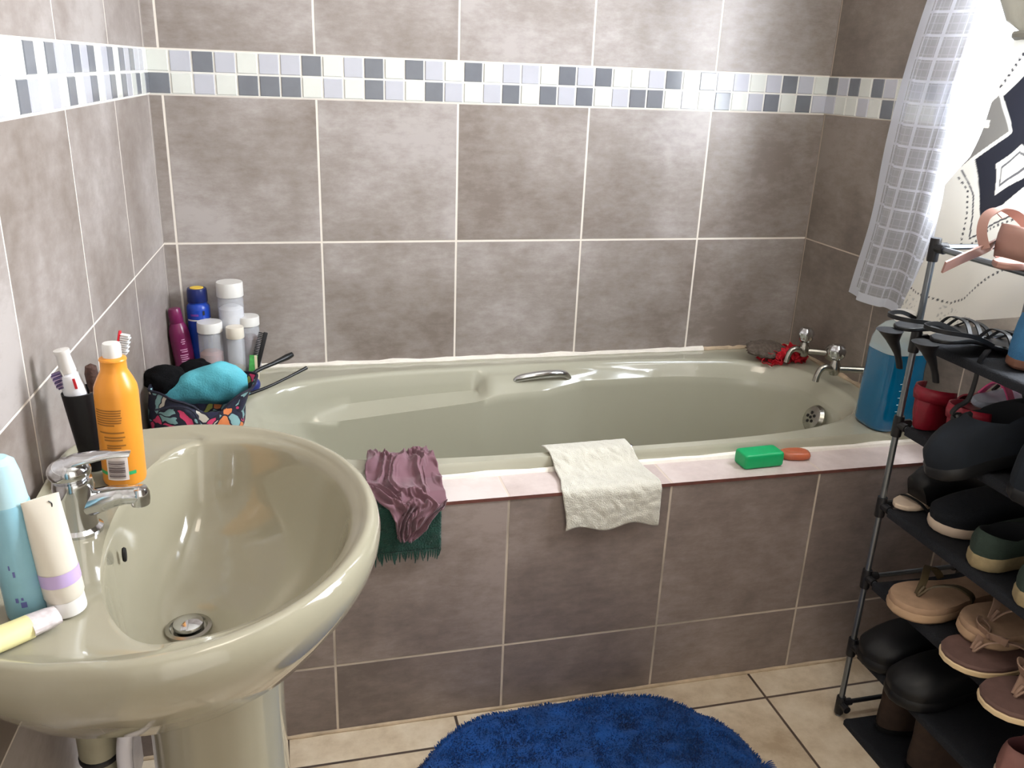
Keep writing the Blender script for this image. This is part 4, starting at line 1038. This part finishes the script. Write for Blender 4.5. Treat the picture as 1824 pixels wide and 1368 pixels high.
# tier 3: black pump with beige sole, black slip-on, dark green slip-ons
slipon(*toe_out(1.366, -1.000, s3, .235, math.radians(2)), 'black slip-on with an off-white sole on the third shelf', 'shoe', .235, .092, M_offw, M_canvas, 'slip-on shoes on the third shelf', th=.020, hh=.040, toe=.038, o0=.04, o1=.42)
G = 'dark green slip-ons on the third shelf'
slipon(*heel_out(1.344, -1.118, s3, math.radians(2)), 'dark green slip-on with jute coloured sole beside the black slip-on', 'shoe', .24, .095, M_jute, M_dgreen, G, th=.026, hh=.026, toe=.036)
slipon(*heel_out(1.334, -1.226, s3, math.radians(-2)), 'dark green slip-on with jute coloured sole at the near end of its shelf', 'shoe', .24, .095, M_jute, M_dgreen, G, th=.026, hh=.026, toe=.036)
def pump(x, y, z):
    t = thing('black_sandal', 'black closed sandal with a bare beige insole at the corner of the third shelf', 'sandal', (x, y, z), (0, 0, math.radians(4)))
    mb = MB(); sole(mb, .24, .075, 0, .010); mb.out('insole', M_offw, t)
    rs = []
    for i in range(13):
        u = i/12; xx = .055+.175*u; w = .034*interp([0, .2, .6, .85, 1], [.72, .86, 1.05, .9, .35], u); h = interp([0, .15, .4, .7, 1], [.050, .074, .062, .044, .018], u)
        rs.append([(xx-.020*(1-u)*math.sin(q), w*math.copysign(abs(math.cos(q))**.7, math.cos(q))+.004, .006+h*math.copysign(abs(math.sin(q))**.75, math.sin(q))) for q in [PI*k/18 for k in range(19)]])
    mb = MB(); mb.add(loft(rs, True, True)); mb.out('upper', M_blk, t, smooth=80)
    mb = MB(); mb.add(ribbon([(.045, -.036, .004), (.040, -.02, .014), (.036, 0, .017), (.036, .02, .014), (.040, .034, .004)], (1, 0, 0), .006, .002)); mb.out('strap', M_blk, t)
pump(1.352, -.9145, s3)
# tier 1: black clogs, rose shoe
G = 'black clogs on the lowest raised shelf'
slipon(*toe_out(1.318, -.952, s1, .24, math.radians(2)), 'black clog at the far corner of the lowest raised shelf', 'clog', .24, .098, M_blk, M_blk, G, th=.022, hh=.052, toe=.052, o0=.04, o1=.5, name='clog')
slipon(*toe_out(1.306, -1.050, s1, .24, math.radians(0)), 'black clog second from the far corner of the lowest raised shelf', 'clog', .24, .098, M_blk, M_blk, G, th=.022, hh=.052, toe=.052, o0=.04, o1=.5, name='clog')
slipon(*heel_out(1.352, -1.262, s1, math.radians(-3)), 'dusty rose laced shoe in front of the black clogs', 'shoe', .24, .09, M_offw, M_rose, None, th=.018, hh=.040, toe=.042, m_in=mat('rose_lining', hx(120, 72, 74), .8), lace=M_taupe, name='laced_shoe')
# bottom cloth on the floor: dark heels
def bootie(x, y, yaw, label):
    t = thing('ankle_boot', label, 'boot', (x, y, .0145), (0, 0, yaw), 'boots on the bottom shelf')
    rs = []
    for z, cx_, a, b in ((.012, .105, .105, .038), (.025, .105, .106, .040), (.045, .095, .095, .038), (.062, .07, .068, .034), (.08, .052, .050, .031), (.11, .048, .046, .031), (.125, .048, .048, .033)):
        rs.append([(cx_+a*math.cos(q), b*math.sin(q), z) for q in [2*PI*i/32 for i in range(32)]])
    mb = MB(); mb.add(loft(rs, True)); mb.add(loft([rs[-1], [(.048+(p[0]-.048)*.9, p[1]*.9, .10) for p in rs[-1]], [(.048+(p[0]-.048)*.85, p[1]*.85, .05) for p in rs[-1]]], False, True)); mb.out('upper', mat('brown_suede', hx(58, 44, 36), .85, var=.25, scale=50), t, smooth=80)
    mb = MB(); mb.add(loft([[(.105+.107*s*math.cos(q), .041*s*math.sin(q), z) for q in [2*PI*i/32 for i in range(32)]] for s, z in ((.95, 0), (1, .002), (1, .012))], True, True)); mb.out('sole', M_blk, t)
bootie(1.385, -.958, math.radians(4), 'dark brown ankle boot nearest the bath on the bottom shelf')
bootie(1.375, -1.062, math.radians(-2), 'dark brown ankle boot behind the rose shoe on the bottom shelf')
# tier 4: maroon wedge shoes, pink slides, big dark shoe
def wedge(x, y, yaw, roll, label):
    t = thing('wedge_shoe', label, 'shoe', (x, y, s4), (roll, 0, yaw), 'maroon wedge shoes')
    zf = lambda q: .042*(1-ss(.03, .17, q))
    mb = MB(); L, Wd = .23, .074
    mb.add(loft([ring(outline(L, Wd, s=.86), 0), ring(outline(L, Wd, s=.98), lambda q: .004+zf(q)*.5), ring(outline(L, Wd, s=1.), lambda q: .010+zf(q)), ring(outline(L, Wd, s=.95), lambda q: .014+zf(q))], True, True)); mb.out('wedge_sole', M_red, t, smooth=60)
    rs = []
    for z, s, w in ((.050, 1., .033), (.062, 1.02, .035), (.074, .98, .033)):
        rs.append([(.050-.050*s*math.sin(q), w*math.cos(q)*1.0, z+.006*math.sin(q)) for q in [PI*k/20 for k in range(21)]])
    o = finish('heel_counter', *loft(rs, closed=False), M_red, t, smooth=80); solid(o, .003)
    mb = MB(); mb.add(ribbon([(.15, -.035, .012), (.155, -.022, .040), (.158, 0, .048), (.155, .022, .040), (.15, .038, .012)], (1, 0, 0), .045, .003)); mb.out('toe_band', M_red, t)
wedge(1.345, -.925, math.radians(8), 0, 'maroon wedge shoe nearest the bath on the fourth shelf')
wedge(1.338, -1.010, math.radians(-4), math.radians(0), 'maroon wedge shoe beside the big dark shoe')
M_slide = mat('pale_blue_footbed', hx(176, 186, 200), .6)
t = thing('pink_sandal', 'pale flat sandal with pink and black straps behind the maroon wedges', 'sandal', (1.432, -.962, s4+.051), (0, 0, math.radians(9)))
mb = MB(); sole(mb, .20, .068, 0, .012); mb.out('sole', M_slide, t)
finish('pink_strap', *ribbon([(.05, -.032, .010), (.052, -.012, .036), (.055, .012, .036), (.05, .032, .010)], (1, 0, 0), .016, .003), M_pink, t)
finish('pink_strap', *ribbon([(.115, -.034, .010), (.118, -.012, .040), (.120, .014, .040), (.115, .036, .010)], (1, 0, 0), .018, .003), M_pink, t)
mb = MB(); mb.add(ribbon([(.085, -.033, .010), (.087, -.012, .038), (.088, .013, .038), (.085, .034, .010)], (1, 0, 0), .010, .003)); mb.out('black_strap', M_blk, t)
o = slipon((1.270, -1.064, s4-.024), (math.radians(-4), math.radians(-16), math.radians(-8)), 'big dark navy shoe jutting over the edge of the fourth shelf', 'shoe', .28, .125, M_blk, mat('dark_navy_suede', hx(13, 21, 30), .9, var=.2, scale=40), None, th=.022, hh=.050, toe=.062, o0=.30, o1=.62, name='large_shoe')
slipon((1.300, -1.200, s4+.002), (0, 0, math.radians(-4)), 'dark navy shoe at the near end of the fourth shelf', 'shoe', .27, .11, M_blk, mat('dark_navy_cloth', hx(14, 23, 33), .9, var=.2, scale=40), None, th=.022, hh=.056, toe=.058, o0=.05, o1=.5, name='large_shoe')
# tier 5: black stilettos with heels hanging over the rail, denim shoes
def stiletto(x, y, yaw, label, strap=False):
    t = thing('stiletto_sandal', label, 'sandal', (x, y, s5), (0, 0, yaw), 'black stiletto sandals')
    L, Wd = .225, .070
    zf = lambda q: .024*(1-ss(.05, .16, q))
    mb = MB(); sole(mb, L, Wd, 0.001, .007, zf=zf); mb.out('sole', M_blk, t)
    H = [(.012, 0, .026), (.022, 0, .008), (.036, 0, -.012), (.046, 0, -.030), (.052, 0, -.046)]
    rs = []
    for i, p in enumerate(catmull(H, 5)):
        u = i/20; a = interp([0, .25, .6, 1], [.022, .012, .0062, .0055], u); b = interp([0, .25, .6, 1], [.022, .011, .0058, .0055], u)
        rs.append([(p.x-.026+.012*0+a*math.cos(q), b*math.sin(q), p.z) for q in [2*PI*k/16 for k in range(16)]])
    mb = MB(); mb.add(loft(rs, True, True)); mb.out('heel', M_blk, t)
    mb = MB()
    for xx, h in ((.14, .030), (.165, .026), (.19, .018)): mb.add(ribbon([(xx, -.036, .006), (xx+.004, -.018, h), (xx+.006, .004, h+.004), (xx+.004, .022, h), (xx, .040, .006)], (1, 0, 0), .009, .002))
    mb.out('toe_straps', M_blk, t)
    mb = MB(); mb.add(ribbon([(.10, -.030, .020), (.05, -.034, .040), (.0, -.022, .048), (-.012, 0, .049), (.0, .022, .048), (.05, .036, .042), (.10, .034, .020)], (0, 0, 1), .007, .0018)); mb.out('ankle_strap', M_blk, t)
    if strap:
        mb = MB(); mb.add(ribbon([(.085, -.034, .016), (.060, -.044, .0), (.058, -.046, -.03), (.052, -.046, -.062), (.034, -.044, -.074), (.026, -.044, -.084), (.034, -.044, -.092), (.040, -.044, -.102)], (.4, 1, 0), .010, .003)); mb.out('hanging_strap', M_blk, t)
        mb = MB(); mb.add(ellipsoid((.040, -.044, -.094), .012, .009, .010, 14, 10)); mb.out('buckle', M_black, t)
stiletto(1.268, -.928, math.radians(9), 'black stiletto sandal nearest the bath with its heel over the rail')
stiletto(1.282, -1.000, math.radians(6), 'black stiletto sandal with a strap dangling below its shelf', True)
G = 'denim blue shoes on the fifth shelf'
M_bsole = mat('tan_sole', hx(120, 82, 64), .7)
slipon(*heel_out(1.378, -1.072, s5, math.radians(10)), 'denim blue shoe with a black heel tab beside the stilettos', 'shoe', .22, .090, M_bsole, M_denim, G, th=.016, hh=.060, toe=.055, name='denim_shoe')
slipon(*heel_out(1.335, -1.180, s5, math.radians(0)), 'denim blue shoe at the near end of the fifth shelf', 'shoe', .22, .090, M_bsole, M_denim, G, th=.016, hh=.052, toe=.050, name='denim_shoe')
# top tier: nude strappy sandal, olive shoe
def nude():
    t = thing('strappy_sandal', 'nude pink strappy sandal with looping straps on top of the rack', 'sandal', (1.300, -1.075, .9885), (0, 0, math.radians(10)))
    mb = MB(); sole(mb, .235, .072, 0, .010); mb.out('sole', M_nude, t)
    mb = MB()
    mb.add(ribbon([(-.018, .012, .028), (-.020, .022, .052), (-.012, .026, .074), (.006, .020, .084), (.026, .008, .078), (.040, -.010, .058), (.042, -.024, .034), (.036, -.030, .010)], (.55, -.8, .1), .014, .002))
    mb.add(ribbon([(.016, .030, .076), (.045, .028, .083), (.080, .020, .080), (.110, .010, .066)], (0, .8, .6), .020, .002))
    mb.out('loop_strap', M_nude, t)
    mb = MB(); mb.add(ribbon([(-.094, .014, .004), (-.05, .016, .017), (-.008, .020, .026), (.03, .034, .029)], (.1, -.35, 1), .020, .003)); mb.out('strap_end', M_nude, t)
    rs = []
    for z, s in ((.008, .95), (.024, 1.), (.042, .98), (.056, .92)):
        rs.append([(.036-.034*s*math.sin(q), .031*s*math.cos(q)-.004, z+.010*math.sin(q)) for q in [PI*k/20 for k in range(21)]])
    o = finish('heel_counter', *loft(rs, closed=False), M_nude, t, smooth=80); solid(o, .003)
nude()
slipon((1.285, -1.190, .9885), (0, 0, math.radians(3)), 'olive cloth shoe at the near end of the top of the rack', 'shoe', .24, .092, M_oliveshoe, M_oliveshoe, None, th=.018, hh=.050, toe=.042, name='cloth_shoe')

# ------------------------------------------------------------------ light, sky, camera
def area(name, loc, rot, sx, sy, e, col):
    l = bpy.data.lights.new(name, 'AREA'); l.shape = 'RECTANGLE'; l.size = sx; l.size_y = sy; l.energy = e; l.color = col
    o = bpy.data.objects.new(name, l); COL.objects.link(o); o.location = loc; o.rotation_euler = rot; return o
area('window_daylight', (W+.17, (WY0+WY1)/2, (WZ0+WZ1)/2), (0, math.radians(90), 0), 1.05, .85, 168, (.91, .955, 1.))
area('ceiling_lamp', (.75, -1.7, 2.38), (0, 0, 0), .5, .5, 6, (1., .86, .70))
area('front_fill', (.75, Y1+.03, 1.25), (math.radians(90), 0, 0), .9, 1.9, 5.5, (1., .96, .9))  # added soft fill from the front wall, no real source there
w = bpy.data.worlds.new('sky'); S.world = w; w.use_nodes = True
w.node_tree.nodes['Background'].inputs[0].default_value = (.86, .93, 1., 1); w.node_tree.nodes['Background'].inputs[1].default_value = 3.

cam = bpy.data.cameras.new('camera'); co = bpy.data.objects.new('camera', cam); COL.objects.link(co)
cam.sensor_fit = 'HORIZONTAL'; cam.sensor_width = 36; cam.lens = 1533.6/1824*36; cam.clip_start = .02
r_, u_, f_ = Vector((.96937431, -.24270001, .03755192)), Vector((.04889871, .34058583, .938941)), Vector((.24067064, .90834905, -.34202287))
co.matrix_world = Matrix(((r_.x, u_.x, -f_.x, .2854), (r_.y, u_.y, -f_.y, -2.1218), (r_.z, u_.z, -f_.z, 1.2383), (0, 0, 0, 1)))
S.camera = co
S.view_settings.view_transform = 'Standard'; S.view_settings.look = 'None'; S.view_settings.exposure = 0.
S.cycles.use_denoising = True; S.cycles.max_bounces = 10; S.cycles.transparent_max_bounces = 16
